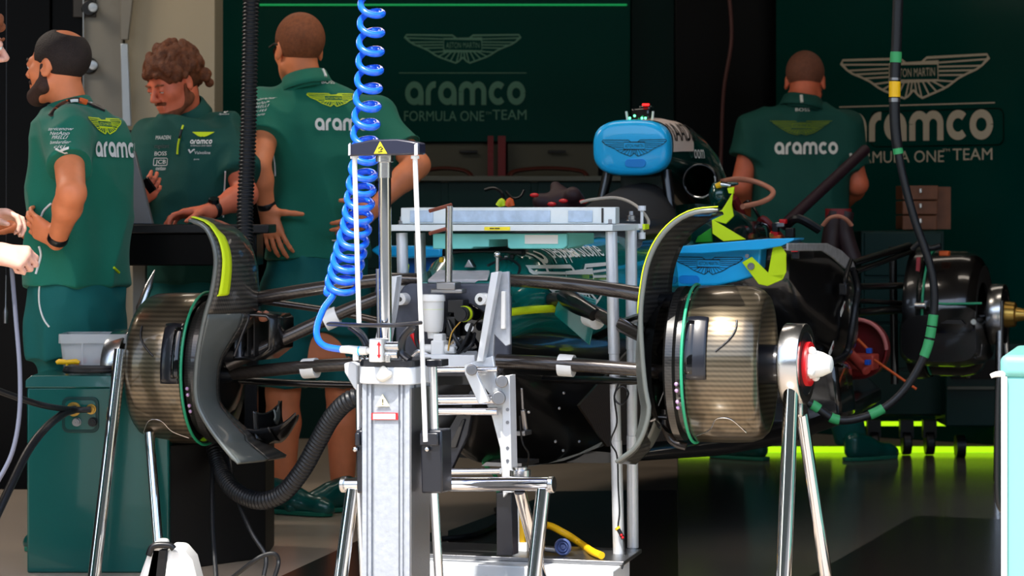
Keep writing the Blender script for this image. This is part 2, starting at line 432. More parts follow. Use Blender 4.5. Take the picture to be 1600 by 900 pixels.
def text2d(t):
    cu = bpy.data.curves.new('t', 'FONT'); cu.body = t; cu.resolution_u = 3; o = bpy.data.objects.new('t', cu); col.objects.link(o)
    dg = bpy.context.evaluated_depsgraph_get(); me = bpy.data.meshes.new_from_object(o.evaluated_get(dg))
    vs = [(v.co.x, v.co.y) for v in me.vertices]; fs = [tuple(p.vertices) for p in me.polygons]
    bpy.data.objects.remove(o); bpy.data.curves.remove(cu); bpy.data.meshes.remove(me)
    if not vs: return (vs, fs), 1
    x0 = min(v[0] for v in vs); x1 = max(v[0] for v in vs); return ([(v[0] - x0, v[1]) for v in vs], fs), x1 - x0
def aramco(W, h=None):
    """rounded lower-case word, width 1 unit per W, x-height about .2 W"""
    a = Art(); w = .27; x = 0
    def ring(cx, a0=0, a1=360, n=28): a.put(stroke(arc(cx, .5, .5 - w / 2, .5 - w / 2, a0, a1, n), w))
    def bar(cx, y0=0, y1=1): a.put(stroke([(cx, y0), (cx, y1)], w))
    def la(x0):
        ring(x0 + .5); bar(x0 + 1.0 - w / 2 + .01, 0, .55); return x0 + 1.12
    def lr(x0): 
        bar(x0 + w / 2, 0, .55); a.put(stroke(arc(x0 + .5, .5, .5 - w / 2, .5 - w / 2, 180, 82, 10), w)); return x0 + .68
    def lm(x0):
        bar(x0 + w / 2, 0, .55)
        for q in (0, .62): 
            a.put(stroke(arc(x0 + .44 + q, .56, .31, .44 - w / 2, 180, 0, 14), w)); bar(x0 + .75 + q, 0, .57)
        return x0 + 1.64
    x = la(x); x = lr(x); x = la(x); x = lm(x); ring(x + .5, 45, 315); x += 1.0; ring(x + .5); x += 1.0
    k = W / x
    b = Art(); b.put((a.v, a.f), -W / 2, 0, k)
    h = h or W / 5.1
    for p in b.v: p.y *= h / k
    return b
def wings(W, lw=.012, name=True, fill=False):
    """winged badge outline: two spread wings and a name plate"""
    a = Art(); s = lambda p, w=lw, c=False: a.put(stroke([(x * W, y * W) for x, y in p], w * W, c))
    if fill:
        a.poly([(x * W, y * W) for x, y in [(-.5, .11), (-.1, .11), (-.06, .09), (.06, .09), (.1, .11), (.5, .11), (.44, .06), (.3, -.03), (.2, -.09), (.06, -.13), (0, -.1), (-.06, -.13), (-.2, -.09), (-.3, -.03), (-.44, .06)]]); return a
    for q in (-1, 1):
        m = lambda p: [(q * x, y) for x, y in p]
        s(m([(.05, .085), (.09, .115), (.49, .12), (.5, .1), (.46, .06), (.42, .035), (.36, .012), (.3, -.015), (.24, -.055), (.2, -.075), (.13, -.1), (.06, -.125), (.035, -.11), (0, -.075)]))
        for y0, x1, y1 in ((.083, .485, .092), (.058, .45, .055), (.033, .41, .03), (.008, .345, .004), ): s(m([(.17, y0), (x1, y1)]), lw * .8)
        for x0, x1, y1 in ((.15, .27, -.033), (.12, .21, -.068), (.09, .155, -.088), (.06, .105, -.105), (.03, .055, -.12), (.008, .02, -.092)): s(m([(x0, -.022), (x1, y1)]), lw * .8)
    s([(-.165, -.022), (.165, -.022), (.165, .085), (-.165, .085)], lw, True)
    if name: a.word('ASTON MARTIN', 0, .005 * W, .05 * W, w=.29 * W)
    else: s([(-.13, .03), (.13, .03)], .03)
    return a
def lay(name, art, m, parent, o, U, Vv, bvh=None, dirn=None, off=.002, cut=None, maxd=2.0, thick=0):
    """put a flat mark into the place: on a plane, or dropped along dirn onto a surface"""
    U = V(U); Vv = V(Vv); o = V(o); vs = []; ok = []
    fs = art.f; vv = art.v
    if bvh is not None:                  # refine long faces first so that they follow the surface
        bm = bmesh.new(); bv = [bm.verts.new(p) for p in vv]
        for f in fs:
            try: bm.faces.new([bv[i] for i in f])
            except ValueError: pass
        for _ in range(3):
            L = [e for e in bm.edges if (e.verts[0].co - e.verts[1].co).length > .02]
            if not L: break
            bmesh.ops.subdivide_edges(bm, edges=L, cuts=1)
        bmesh.ops.triangulate(bm, faces=bm.faces)
        bm.verts.index_update(); vv = [v.co.copy() for v in bm.verts]; fs = [tuple(v.index for v in f.verts) for f in bm.faces]; bm.free()
    for p in vv:
        q = o + U * p[0] + Vv * p[1]; good = True
        if bvh is None: q = q + U.cross(Vv).normalized() * p[2]
        if bvh is not None:
            dn = V(dirn).normalized(); h = bvh.ray_cast(q - dn * .5, dn, maxd)
            if h[0] is None: good = False
            else:
                nn = h[1] if h[1].dot(dn) < 0 else -h[1]; q = h[0] + nn * off * .4 - dn * (off + p[2])
                if nn.dot(dn) > -.12: good = False
        vs.append(q); ok.append(good)
    fs = [f for f in fs if all(ok[i] for i in f)]
    if not fs: return None
    mb = MB(); mb.v = vs; mb.f = fs; me = bpy.data.meshes.new(name); me.from_pydata([tuple(v) for v in vs], [], fs)
    bm = bmesh.new(); bm.from_mesh(me); bmesh.ops.delete(bm, geom=[v for v in bm.verts if not v.link_faces], context='VERTS'); bm.to_mesh(me); bm.free()
    return link(name, me, m, parent)
# ================================================================= the setting
def struct(o): o['kind'] = 'structure'; return o
def sbox(name, x0, x1, y0, y1, z0, z1, m, bevel=0):
    return struct(MB().box(((x0 + x1) / 2, (y0 + y1) / 2, (z0 + z1) / 2), x1 - x0, y1 - y0, z1 - z0).build(name, m, bevel=bevel))
sbox('floor', -4.2, 4.2, 6.0, 13.3, -.1, 0, 'floor_grey')
sbox('ground', -40, 40, -60, 6.0, -.12, -.02, 'concrete')
sbox('ceiling', -4.2, 4.2, 6.2, 13.3, 3.1, 3.3, 'ceiling_white')
sbox('wall_back', -4.2, 4.2, 13.1, 13.3, 0, 3.1, 'black_panel')
sbox('wall_left', -4.3, -4.1, 6.0, 13.3, 0, 3.1, 'grey_dark_panel')
sbox('wall_right', 4.1, 4.3, 6.0, 13.3, 0, 3.1, 'grey_dark_panel')
# across the pit lane: the low wall and a grandstand, seen only as reflections
sbox('wall_pit', -40, 40, -14.4, -14, 0, 1.3, 'concrete')
sbox('wall_grandstand', -60, 60, -46, -40, 0, 13, 'cupboard_grey')
# darker painted areas of the floor, plus two patches for shade and weaker light
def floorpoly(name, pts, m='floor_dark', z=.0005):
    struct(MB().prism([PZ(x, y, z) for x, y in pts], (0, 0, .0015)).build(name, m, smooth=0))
floorpoly('trim_13', [(1058, 700), (2000, 700), (2000, 905), (1060, 905)], mat('floor_dimmer', (96, 90, 80), .15, var=.12, vscale=1.2))  # same floor further right, its weaker light put into a darker colour
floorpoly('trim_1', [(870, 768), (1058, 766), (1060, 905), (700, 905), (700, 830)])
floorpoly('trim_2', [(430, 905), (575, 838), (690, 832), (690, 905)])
floorpoly('trim_3', [(1258, 905), (1430, 806), (1700, 818), (1760, 905)], z=.0022)  # dark patch painted where the floor lies in shadow
# back wall boards
def board(name, x0, x1, y0, y1, d, m, t=.03, bevel=.004):
    a = P(x0, y1, d); b = P(x1, y0, d)
    return sbox(name, a.x, b.x, d, d + t, a.z, b.z, m, bevel)
wp = board('wall_panel_left', 335, 985, -120, 222, 12.9, 'green_panel')
board('wall_panel_gap', 986, 1054, -120, 300, 12.98, 'green_panel_dark')
board('wall_panel_black', 1055, 1230, -120, 420, 12.95, 'black_panel')
board('trim_4', 405, 980, 6, 9, 12.88, 'led_green', .01).data.materials[0] = mat('reflected_green', (40, 160, 90), .4, emit=(30, 200, 110), estr=.35)  # glowing strip painted in for green reflections along the board's top
# cupboards below the left board
for i, (x0, x1) in enumerate(((560, 652), (655, 788), (793, 935))):
    c = board('trim_%d' % (5 + i), x0, x1, 224, 300, 12.92, 'cupboard_grey')
    if i: MB().box(P(x0 + 77, 237, 12.9), .09, .012, .014).build('cupboard_handle', 'black_plastic', c, bevel=.003)
# right slanted board with the big lettering
A0 = P(1212, 327, 12.75); B0 = P(1660, 327, 11.8); A0.z = B0.z = 0
WD = (B0 - A0).normalized(); WN = V((WD.y, -WD.x, 0))
rb = struct(MB().box((A0 + B0) / 2 - WN * .02 + V((0, 0, 1.3)), (B0 - A0).length, .04, 2.6, WD, WN).build('wall_panel_right', 'green_panel', bevel=.004))
def onright(px, py):
    r = ray(px, py); return CAMP + r * ((A0 - CAMP).dot(WN) / r.dot(WN))
def mark_right(name, art, px, py, m='beige_print', slope=0.0):
    o = onright(px, py) + WN * .004
    return lay(name, art, m, rb, o, WD, V((0, 0, 1)))
def wr(x0, x1, y): return (onright(x1, y) - onright(x0, y)).length
mark_right('winged_badge', wings(wr(1313, 1543, 100), .013), 1428, 121)
mark_right('wall_word', aramco(wr(1318, 1550, 200), .142), 1434, 220)
a = Art().word('FORMULA ONE', 0, 0, .055, w=wr(1322, 1475, 245)); mark_right('wall_word', a, 1398, 254)
a = Art().word('TEAM', 0, 0, .055, w=wr(1489, 1551, 245)); mark_right('wall_word', a, 1520, 250)
a = Art().word('TM', 0, 0, .014, w=wr(1473, 1484, 240)); mark_right('wall_word', a, 1479, 237)
mark_right('wall_line', Art().put(stroke([(-wr(1310, 1553, 165) / 2, 0), (wr(1310, 1553, 165) / 2, 0)], .006)), 1431, 164)
mark_right('panel_outline', Art().put(stroke([(p[0], p[1]) for p in rrect(wr(1360, 1567, 200), .17, .03)], .005, True)), 1463, 200, 'black_panel')
# lettering of the left board, its faint green tint standing for overlying reflections
mat('veiled_print', (74, 128, 106), .3, 0, .5)
def mark_left(name, art, px, py, m='veiled_print'):
    return lay(name, art, m, wp, P(px, py, 12.895), (1, 0, 0), (0, 0, 1))
kx = 12.895 / FPX
mark_left('winged_badge', wings(180 * kx, .014), 723, 76)
mark_left('wall_word', aramco(188 * kx), 727, 164)
mark_left('wall_word', Art().word('FORMULA ONE', 0, 0, .05, w=125 * kx), 694, 189)
mark_left('wall_word', Art().word('TEAM', 0, 0, .05, w=53 * kx), 796, 187)
mark_left('wall_word', Art().word('TM', 0, 0, .014, w=9 * kx), 763, 179)
mark_left('wall_line', Art().put(stroke([(-.32, 0), (.32, 0)], .004)), 723, 114)
# left partition: tall grey lockers and the black doorway beside them
sbox('wall_locker_black', -3.0, P(78, 0, 10.1).x, 10.1, 10.4, 0, 2.6, 'black_panel', .004)
sbox('wall_locker_dark', P(79, 0, 10.1).x, P(128, 0, 10.1).x, 10.12, 10.4, 0, 2.6, 'black_panel', .004)
sbox('wall_locker_grey', P(129, 0, 10.1).x, P(192, 0, 10.1).x, 10.1, 10.4, 0, 2.6, 'grey_panel', .004)
sbox('wall_locker_pale', P(193, 0, 10.1).x, P(335, 0, 10.1).x, 10.12, 10.4, 0, 2.6, mat('pale_panel', (160, 148, 124), .5, .05), .004)
def pxplate(name, pts, d, t, m, bevel=.003, parent=None):
    o = MB().prism([P(x, y, d) for x, y in pts], (0, t, 0)).build(name, m, parent, bevel=bevel); return o
struct(pxplate('trim_8', [(188, -60), (214, -60), (200, 62), (188, 62)], 10.06, .03, 'grey_panel'))
struct(pxplate('trim_9', [(188, 68), (199, 68), (205, 197), (191, 197)], 10.06, .03, 'silver_panel'))
struct(pxplate('trim_10', [(192, 203), (205, 203), (206, 228), (192, 228)], 10.06, .03, 'black_plastic'))
struct(pxplate('trim_11', [(129, -60), (131, -60), (131, 200), (129, 200)], 10.08, .015, 'silver_panel'))
for y, lab in ((13, 'clear locker knob on a black disc high on the grey locker door'), (103, 'clear locker knob half hidden behind the balding man\'s head')):
    t = thing('locker_knob', P(148, y, 10.1), lab, 'knob', 'knobs on the grey locker door')
    c = P(140, y, 10.1)
    MB().cyl(c, c + V((0, -.02, 0)), .034, .03).build('base_disc', 'black_plastic', t, bevel=.003)
    c = P(147, y, 10.08)
    MB().tube([c, c + V((.004, -.05, 0)), c + V((.004, -.052, 0))], [.014, .019, .012], 24).build('knob', 'silver_panel', t, bevel=.003)
struct(pxplate('trim_12', [(114, -60), (150, -60), (150, 27), (114, 27)], 10.09, .01, 'grey_dark_panel'))
# strips of light low on the far wall
for nm, x0, x1, y, d, h, lab in (('light_strip', 1300, 1580, 662, 12.0, .02, 'lime light strip under the far workbench on the right'),
                            ('floor_light_strip', 1060, 1580, 706, 11.62, .028, 'lime light strip lying along the floor behind the far man\'s shoes')):
    t = thing(nm, P((x0 + x1) / 2, y, d), lab, 'light strip')
    a = P(x0, y, d); b = P(x1, y, d); z = max((a.z + b.z) / 2, h / 2)
    MB().box(((a.x + b.x) / 2, d, z), b.x - a.x, .012, h).build('diffuser', 'led_lime', t)
    MB().box(((a.x + b.x) / 2, d + .012, z), b.x - a.x, .012, h * 1.2).build('housing', 'black_plastic', t)
# ================================================================= the racing car, stripped and standing on trestles
car = thing('racing_car', C(0, 1.5, 0), 'dark green open-wheel racing car without nose or wheels, raised on stands', 'racing car')
def section(v, hw, zt, zb, uc=0.0, p=3.6, n=40, hwb=None):
    zc, hh = (zt + zb) / 2, (zt - zb) / 2; out = []
    for i in range(n):
        t = 2 * math.pi * i / n; c, s = math.cos(t), math.sin(t)
        x = math.copysign(abs(c) ** (2 / p), c); z = math.copysign(abs(s) ** (2 / p), s)
        w = hw if hwb is None else hw + (hwb - hw) * (1 - z) / 2
        out.append(C(uc + x * w, v, zc + z * hh))
    return out
def hull(name, secs, m, parent=car, **k): return MB().rings([section(*q[:6]) if len(q) == 6 else section(*q) for q in secs]).build(name, m, parent, **k)
# --- chassis
mono = hull('monocoque', [(.05, .168, .873, .70), (.12, .172, .876, .69), (.2, .178, .90, .70), (.3, .19, .965, .70), (.42, .2, .99, .70), (.7, .225, 1.0, .66), (1.1, .25, 1.02, .62),
                      (1.45, .27, 1.03, .55), (1.8, .29, 1.03, .5)], 'car_green', smooth=50)
hull('lower_tub', [(.06, .16, .77, .60, 0), (.3, .185, .78, .46), (.6, .215, .77, .36), (1.0, .25, .75, .33), (1.5, .28, .7, .31), (2.2, .28, .6, .31)] if False else
     [(.06, .16, .76, .58, 0, 3), (.25, .19, .772, .42, 0, 3), (.5, .214, .77, .30, 0, 3), (.9, .245, .74, .27, 0, 3), (1.5, .29, .7, .28, 0, 3), (2.2, .30, .6, .3, 0, 3)], 'carbon_dark')
st = MB().tube(smoothpath([PU(796, 488, .176), PU(820, 485, .19), PU(848, 483, .205), PU(872, 482, .216)], 5), .012, 10)
st.build('lime_stripe', 'lime', mono)
bm_ = bvh_of([mono])
def onmono(name, art, px, py, u, m, parent=mono): return lay(name, art, m, parent, PU(px, py, u), BV, V((0, 0, 1)), bm_, -LU, .004)
onmono('sponsor_word', Art().word('pepperstone', 0, 0, .05, w=.4, sl=0), 952, 402, .3, 'white_print')
onmono('sponsor_mark', Art().put(stroke(arc(0, 0, .018, .018, -200, 100, 14), .012)).put(stroke([(-.02, .03), (-.014, -.05)], .014)), 910, 400, .3, 'white_print')
onmono('winged_badge', wings(.62, .016, False), 945, 452, .3, 'white_print')
# front bulkhead: a flat grey plate with fittings
def pv(pts, v): return [PV(x, y, v) for x, y in pts]
bh = MB().prism(pv([(630, 447), (640, 443), (770, 443), (786, 449), (795, 464), (795, 560), (775, 588), (650, 588), (618, 566), (617, 468)], .035), BV * .03).build('bulkhead', 'bulkhead_grey', car, bevel=.006)
MB().prism(pv([(708, 476), (735, 474), (758, 488), (764, 515), (752, 548), (700, 552), (692, 520)], .03), BV * .02).build('opening', 'lens_dark', bh, bevel=.003)
for x, s in ((632, -1), (757, 1)):
    b = MB(); c = PV(x, 467, .03); b.cyl(c - BV * .035, c + BV * .02, .018); b.box(c - BV * .025 + LU * .02 * s * -1 * -1, .045, .012, .03, LU, BV)
    b.build('pickup_lug', 'white_plastic', bh, bevel=.002)
    MB().cyl(c - BV * .037, c - BV * .03, .007).build('lug_hole', 'lens_dark', bh)
c = PV(677, 466, -.03)
res = MB().lathe(c - V((0, 0, .098)), (0, 0, 1), [(.0005, 0), (.026, 0), (.029, .008), (.031, .03), (.0325, .09), (.0005, .091)]).build('fluid_reservoir', 'white_frosted', car)
MB().lathe(c - V((0, 0, .008)), (0, 0, 1), [(.0005, 0), (.0355, 0), (.0355, .016), (.034, .019), (.0005, .02)]).build('cap', 'white_plastic', res)
MB().lathe(c - V((0, 0, .035)), (0, 0, 1), [(.031, 0), (.032, .003), (.031, .006)]).build('level_line', 'lime', res)
MB().lathe(c - V((0, 0, .118)), (0, 0, 1), [(.0005, 0), (.016, 0), (.018, .02), (.0005, .021)]).build('spout', 'white_frosted', res)
b = MB(); c = PV(687, 545, -.03); b.cbox(c, .04, .045, .05); b.cbox(c + V((0, 0, .03)), .03, .035, .03); b.cyl(c - LU * .05 + V((0, 0, .0)), c + LU * .05, .013)
mc = b.build('master_cylinder', 'white_plastic', car, bevel=.004); MB().cyl(PV(687, 526, -.03), PV(687, 523, -.03), .014).build('yellow_cap', 'yellow', mc)
b = MB(); c = PV(730, 490, .0); b.cyl(c, c - BV * .05, .022); b.cyl(c - BV * .05, c - BV * .055, .018)
b.build('pump_body', 'black_plastic', bh); MB().cyl(c - BV * .015, c - BV * .03, .0235).build('pump_band', 'lime', bh)
b = MB(); b.cbox(PV(716, 478, 0), .05, .05, .04); b.cbox(PV(708, 510, 0), .03, .04, .06); b.tube(smoothpath([PV(700, 500, -.02), PV(712, 530, -.04), PV(728, 550, -.03)]), .006); b.tube(smoothpath([PV(742, 520, -.0), PV(735, 540, -.04), PV(715, 552, -.03)]), .005)
b.build('wiring', 'black_plastic', bh, bevel=.003)
MB().cyl(PV(733, 512, -.01), PV(733, 512, -.03), .013).build('white_lug', 'white_plastic', bh)
MB().tube([PV(714, 530, -.02), PV(708, 542, -.04)], .013).build('steel_motor', 'steel', bh)
MB().tube([PV(644, 522, -.04), PV(654, 540, -.04)], .008).build('red_hose', 'red_paint', bh)
for (a, m, r) in (([(640, 560), (655, 548), (668, 556)], 'steel', .007), ([(700, 548), (706, 520), (722, 500)], 'brass', .0022), ([(715, 552), (728, 530), (738, 505)], 'black_rubber', .005), ([(655, 500), (650, 530), (660, 552)], 'black_rubber', .006)):
    MB().tube(smoothpath([PV(x, y, -.045) for x, y in a]), r, 8).build('fluid_line', m, bh)
b = MB(); a = PV(652, 556, -.16); b.prism([PV(646, 548, .03), PV(746, 548, .03), PV(742, 576, -.15), PV(655, 576, -.15)][:4], V((0, 0, -.012)))
b.box(PV(700, 566, -.14), .17, .012, .045, LU, BV)
b.build('drip_tray', 'alu_painted', car, bevel=.003)
# top hatch area
MB().prism([PV(668, 443, .1), PV(762, 443, .1), PV(768, 420, .3), PV(692, 420, .3)], V((0, 0, .012))).build('hatch_tray', mat('tray_pale', (206, 200, 200), .5, .1, var=.25, vscale=30), car, bevel=.004)
for x0, x1 in ((640, 668), (742, 795)):
    MB().prism([PV(x0, 446, .07), PV(x1, 446, .07), PV(x1 + 5, 428, .25), PV(x0 + 28, 428, .25)], V((0, 0, .01))).build('hatch_corner', 'car_green', car, bevel=.003)
hb = MB().prism([PV(690, 412, .32), PV(820, 412, .32), PV(836, 398, .5), PV(705, 398, .5)], V((0, 0, .05))).build('electronics_box', 'black_plastic', car, bevel=.012)
for i in range(7): MB().box(PV(748 + i * 9, 408 - i * 1.2, .3), .012, .03, .012, LU, BV).build('connector', ['black_rubber', 'red_dark', 'steel_dull'][i % 3], hb, bevel=.002)
MB().tube(smoothpath([PV(762, 415, .2), PV(790, 404, .25), PV(812, 416, .2), PV(806, 436, .15)]), .004).build('wiring', 'black_rubber', hb)
b = MB(); c = PV(777, 398, .1); b.cyl(c - V((0, 0, .07)), c, .006); b.cbox(c - V((0, 0, .07)), .03, .03, .02); b.sphere(c, .01); b.build('locating_pin', 'steel', car, bevel=.002)
MB().prism([PV(724, 418, .2), PV(732, 404, .2), PV(740, 418, .2)], BV * .03).build('small_fin', 'steel_dull', car, bevel=.003)
MB().box(PV(690, 406, .25), .012, .01, .016, LU, BV).build('yellow_tag', 'yellow', car, bevel=.002)
# --- pin gauge on the bulkhead
b = MB(); a = PV(702, 322, -.02); e = PV(701, 444, -.02); b.cyl(e, a, .011)
b.build('gauge_post', 'steel', car)
b = MB(); b.cbox(e + V((0, 0, -.005)), .06, .05, .022); b.cbox(e + V((0, 0, -.02)), .1, .04, .012)
b.build('gauge_foot', 'steel_dull', car, bevel=.003)
for y in (322, 357):
    q = PV(701, y - 2, -.02); MB().tube([q + BV * .02, q - BV * .06 - LU * .035 - V((0, 0, .018))], .0055, 12).build('gauge_prong', mat('prong%d' % y, (150, 84, 66), .4, .5), car)
# --- cockpit, headrest, roll structure
hull('cockpit_surround', [(1.15, .24, 1.04, .95, 0, 3), (1.4, .26, 1.06, .95, 0, 3), (1.62, .27, 1.07, .95, 0, 3)], 'carbon_dark')
b = MB(); R = []
for v, hw, zt in ((1.62, .20, 1.09), (1.72, .20, 1.16), (1.85, .17, 1.19), (2.0, .13, 1.2)):
    R.append([C(-.01 + hw * math.cos(t), v, 1.0 + (zt - 1.0) * math.sin(t)) for t in [math.pi * i / 20 for i in range(21)]])
b.rings(R, False, False); b.add(R[0], [tuple(range(21))]); b.build('headrest', weave('headrest_weave', (10, 11, 13), (28, 30, 35), 60, 'Z', .75, 0, 0), car, smooth=60)
for q in (-1, 1):
    MB().tube([C(-.02 + q * .15, 1.86, 1.02), C(-.02 + q * .11, 1.9, 1.24)], [.016, .02], 12).build('roll_hoop_leg', 'carbon_dark', car)
MB().prism([C(-.1, 1.95, 1.02), C(.08, 1.95, 1.02), C(.07, 1.95, 1.24), C(-.1, 1.95, 1.24)], BV * .1).build('roll_hoop_web', 'carbon_dark', car)
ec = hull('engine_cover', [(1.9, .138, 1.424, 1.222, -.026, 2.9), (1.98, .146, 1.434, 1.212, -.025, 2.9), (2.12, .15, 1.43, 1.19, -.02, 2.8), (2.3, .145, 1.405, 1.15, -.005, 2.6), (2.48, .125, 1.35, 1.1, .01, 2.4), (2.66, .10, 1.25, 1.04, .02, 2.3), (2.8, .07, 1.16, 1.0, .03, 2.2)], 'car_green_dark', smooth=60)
be = bvh_of([ec])
MB().rings([[C(-.02 + .152 * math.cos(t) * 1.0, v, 1.31 + .128 * math.sin(t)) for t in [math.radians(28 + 124 * i / 24) for i in range(25)]] for v in (1.97, 2.02)], False, False)
def onec(name, art, px, py, v, m, k=1.0):
    return lay(name, art, m, ec, be.ray_cast(CAMP, ray(px, py).normalized(), 30)[0], BV, V((0, 0, 1)), be, -(LU + V((0, 0, .35))), .003)
onec('sponsor_patch', Art().sheet(-.10, .12, -.06, .10, 14), 1063, 212, 2.1, mat('patch_pale', (216, 196, 184), .4))
lay('sponsor_word', Art().word('MAADEN', 0, 0, .075, w=.3, sl=-.15), 'black_print', ec, be.ray_cast(CAMP, ray(1070, 221).normalized(), 30)[0], BV, V((0, 0, 1)), be, -(LU + V((0, 0, .35))), .006)
lay('sponsor_word', Art().word('oom', 0, 0, .05, w=.11, sl=-.3), 'white_print', ec, be.ray_cast(CAMP, ray(1090, 248).normalized(), 30)[0], BV, V((0, 0, 1)), be, -(LU + V((0, 0, .2))), .006)
# camera pod with its little lamps
b = MB(); b.box(P(1004, 180, 9.4), .07, .06, .05, LU, BV); b.box(P(1010, 171, 9.4), .045, .05, .03, LU, BV)
pod = b.build('camera_pod', 'vest_glass', car, bevel=.008)
MB().box(P(1009, 163.5, 9.37), .026, .02, .007).build('red_lamp', 'led_red', pod, bevel=.002)
for x, y in ((984, 184.5), (991.5, 181), (1003, 184.5), (1008.5, 184.5)): MB().sphere(P(x, y, 9.33), .0045, 10).build('green_lamp', 'led_green', pod)
for x0, x1 in ((981, 978.5), (1019, 1020.5)): MB().tube([P(x0, 190, 9.36), P(x1, 174, 9.36)], [.005, .004], 8).build('aerial', 'white_plastic', pod)
# --- right-hand side bodywork, with the radiator duct open
hull('sidepod_inner', [(1.55, .2, .975, .82, .44, 4), (1.62, .24, .985, .70, .44, 4), (1.8, .26, .99, .60, .47, 4), (2.0, .27, .975, .53, .47, 3.4), (2.2, .27, .93, .5, .46, 3.2), (2.4, .24, .86, .5, .44, 3), (2.6, .18, .8, .5, .42, 3)], 'carbon_dark', smooth=50)
hull('sidepod_inner', [(1.55, .2, .96, .80, -.44, 4), (1.62, .24, .965, .70, -.44, 4), (2.0, .27, .94, .53, -.47, 3.4), (2.6, .18, .8, .5, -.42, 3)], 'carbon_dark', smooth=50)
pn = MB().prism([PU(x, y, .738) for x, y in ((1228, 380), (1290, 380), (1312, 391), (1330, 408), (1339, 436), (1331, 436), (1318, 420), (1300, 404), (1282, 392), (1228, 392))], LU * .008).build('duct_rim', mat('rim_grey', (190, 188, 186), .35, .2, var=.4, vscale=40), car, bevel=.003)
MB().box(PU(1254, 398, .7), .03, .2, .03, LU, BV).build('black_bracket', 'black_plastic', car, bevel=.005)
MB().box(PU(1252, 393, .7), .02, .18, .004, LU, BV).build('red_strip', 'led_red', car) if False else MB().box(PU(1250, 392, .7), .02, .16, .004, LU, BV).build('red_strip', 'red_paint', car)
for x, y, w, h in ((1317, 482, 16, 7), (1299, 546, 15, 8)):
    a = PU(x, y, .745); lb = MB().box(a, .002, .075, .02, LU, (BV + V((0, 0, .55))).normalized()).build('white_label', 'paper', car)
    MB().box(a + LU * .002 + BV * .015 + V((0, 0, .008)), .001, .02, .012, LU, (BV + V((0, 0, .55))).normalized()).build('label_print', 'red_dark', lb)
b = MB(); b.tube(smoothpath([PU(1332, 420, .76), PU(1340, 450, .77), PU(1336, 480, .77), PU(1330, 520, .76), PU(1322, 552, .74), PU(1300, 566, .72)]), .012)
b.build('coolant_hose', 'black_rubber', car)
b = MB(); b.tube(smoothpath([PU(1330, 405, .75), PU(1320, 440, .76), PU(1322, 470, .76)]), .008); b.cbox(PU(1319, 452, .76), .03, .05, .04)
b.build('harness', 'black_plastic', car, bevel=.004)
for x, y in ((1310, 574), (1286, 575), (1358, 548), (1356, 566)):
    MB().box(PU(x, y, .7), .02, .03, .02, LU, BV).build('blue_clip', mat('blueclip%d%d' % (x, y), (20, 90, 210), .4), car, bevel=.003)
MB().prism([PU(1243, 666, .725), PU(1228, 640, .725), PU(1232, 632, .725), PU(1250, 640, .725)], LU * .001).build('floor_mark', 'carbon_dark', car)
hull('floor', [(.75, .30, .33, .29, 0, 4), (1.1, .55, .36, .285, 0, 5), (1.5, .68, .40, .29, 0, 5), (2.2, .70, .42, .30, 0, 5), (2.9, .66, .42, .33, 0, 5), (3.2, .5, .5, .36, 0, 4)], 'carbon_dark').name = 'underfloor'
for q in (1, -1):
    MB().prism([C(q * .27, .42, .5), C(q * .33, .75, .66), C(q * .42, .95, .60), C(q * .5, 1.05, .36), C(q * .3, .6, .36)], LU * q * -.008).build('floor_fence', 'carbon_tube', car)
# triangular green turning vane on the chassis flank
MB().prism([PV(x, y, .3) for x, y in ((868, 480), (876, 462), (892, 455), (931, 468), (930, 500), (921, 540), (866, 492))], BV * .006).build('flank_fin', 'car_green', car, bevel=.002)
MB().tube([PV(884, 462, .33), PV(893, 470, .285), PV(906, 479, .25), PV(930, 492, .22)], [.03, .036, .032, .024], 16, flat=.8).build('arm_fairing', 'carbon_dark', car)
# red heat shield, gearbox and engine masses behind the sidepod
b = MB(); c = PV(1342, 545, 2.75)
b.lathe(c + BV * .04, -BV, [(.001, -.0), (.09, .0), (.105, .02), (.11, .07), (.117, .07), (.115, .0), (.0, -.012)], 30); b.build('heat_shield', 'red_dark', car)
MB().tube(circle_pts(c - BV * .03, .114, LU, V((0, 0, 1)), 24, 0, math.pi), .008, 8).build('shield_rim', mat('rim_pink', (200, 120, 116), .45), car)
b = MB(); b.cbox(PV(1345, 565, 2.65), .12, .1, .06); b.tube([PV(1315, 540, 2.6), PV(1355, 580, 2.5)], .02); b.build('red_fitting', mat('red_salmon', (200, 74, 60), .5), car, bevel=.006)
b = MB(); b.tube([PV(1340, 530, 2.6), PV(1360, 550, 2.6)], .006); b.tube([PV(1366, 562, 2.6), PV(1432, 608, 2.6)], .005); b.build('pushrod', 'orange', car)
b = MB(); R = []
for v, u0, z0, z1 in ((1.9, .74, .36, .56), (2.2, .72, .35, .54), (2.5, .66, .34, .50), (2.8, .52, .36, .46), (3.1, .4, .42, .46)):
    R.append([C(u0 - .0, v, z0), C(u0 - .02, v, z1), C(u0 - .1, v, z1 + .02), C(u0 - .25, v, z1 + .03), C(.0, v, z1 + .03), C(0, v, z0 - .02)])
b.rings(R); b.build('diffuser', mat('carbon_gloss', (22, 19, 17), .16, .2, 1.0), car, bevel=.02, smooth=60)
hull('engine', [(1.9, .17, 1.1, .5, 0, 4), (2.3, .2, 1.06, .45, 0, 4), (2.7, .17, .95, .42, 0, 4), (3.1, .13, .85, .42, 0, 4), (3.6, .1, .8, .5, 0, 4)], 'carbon_dark')
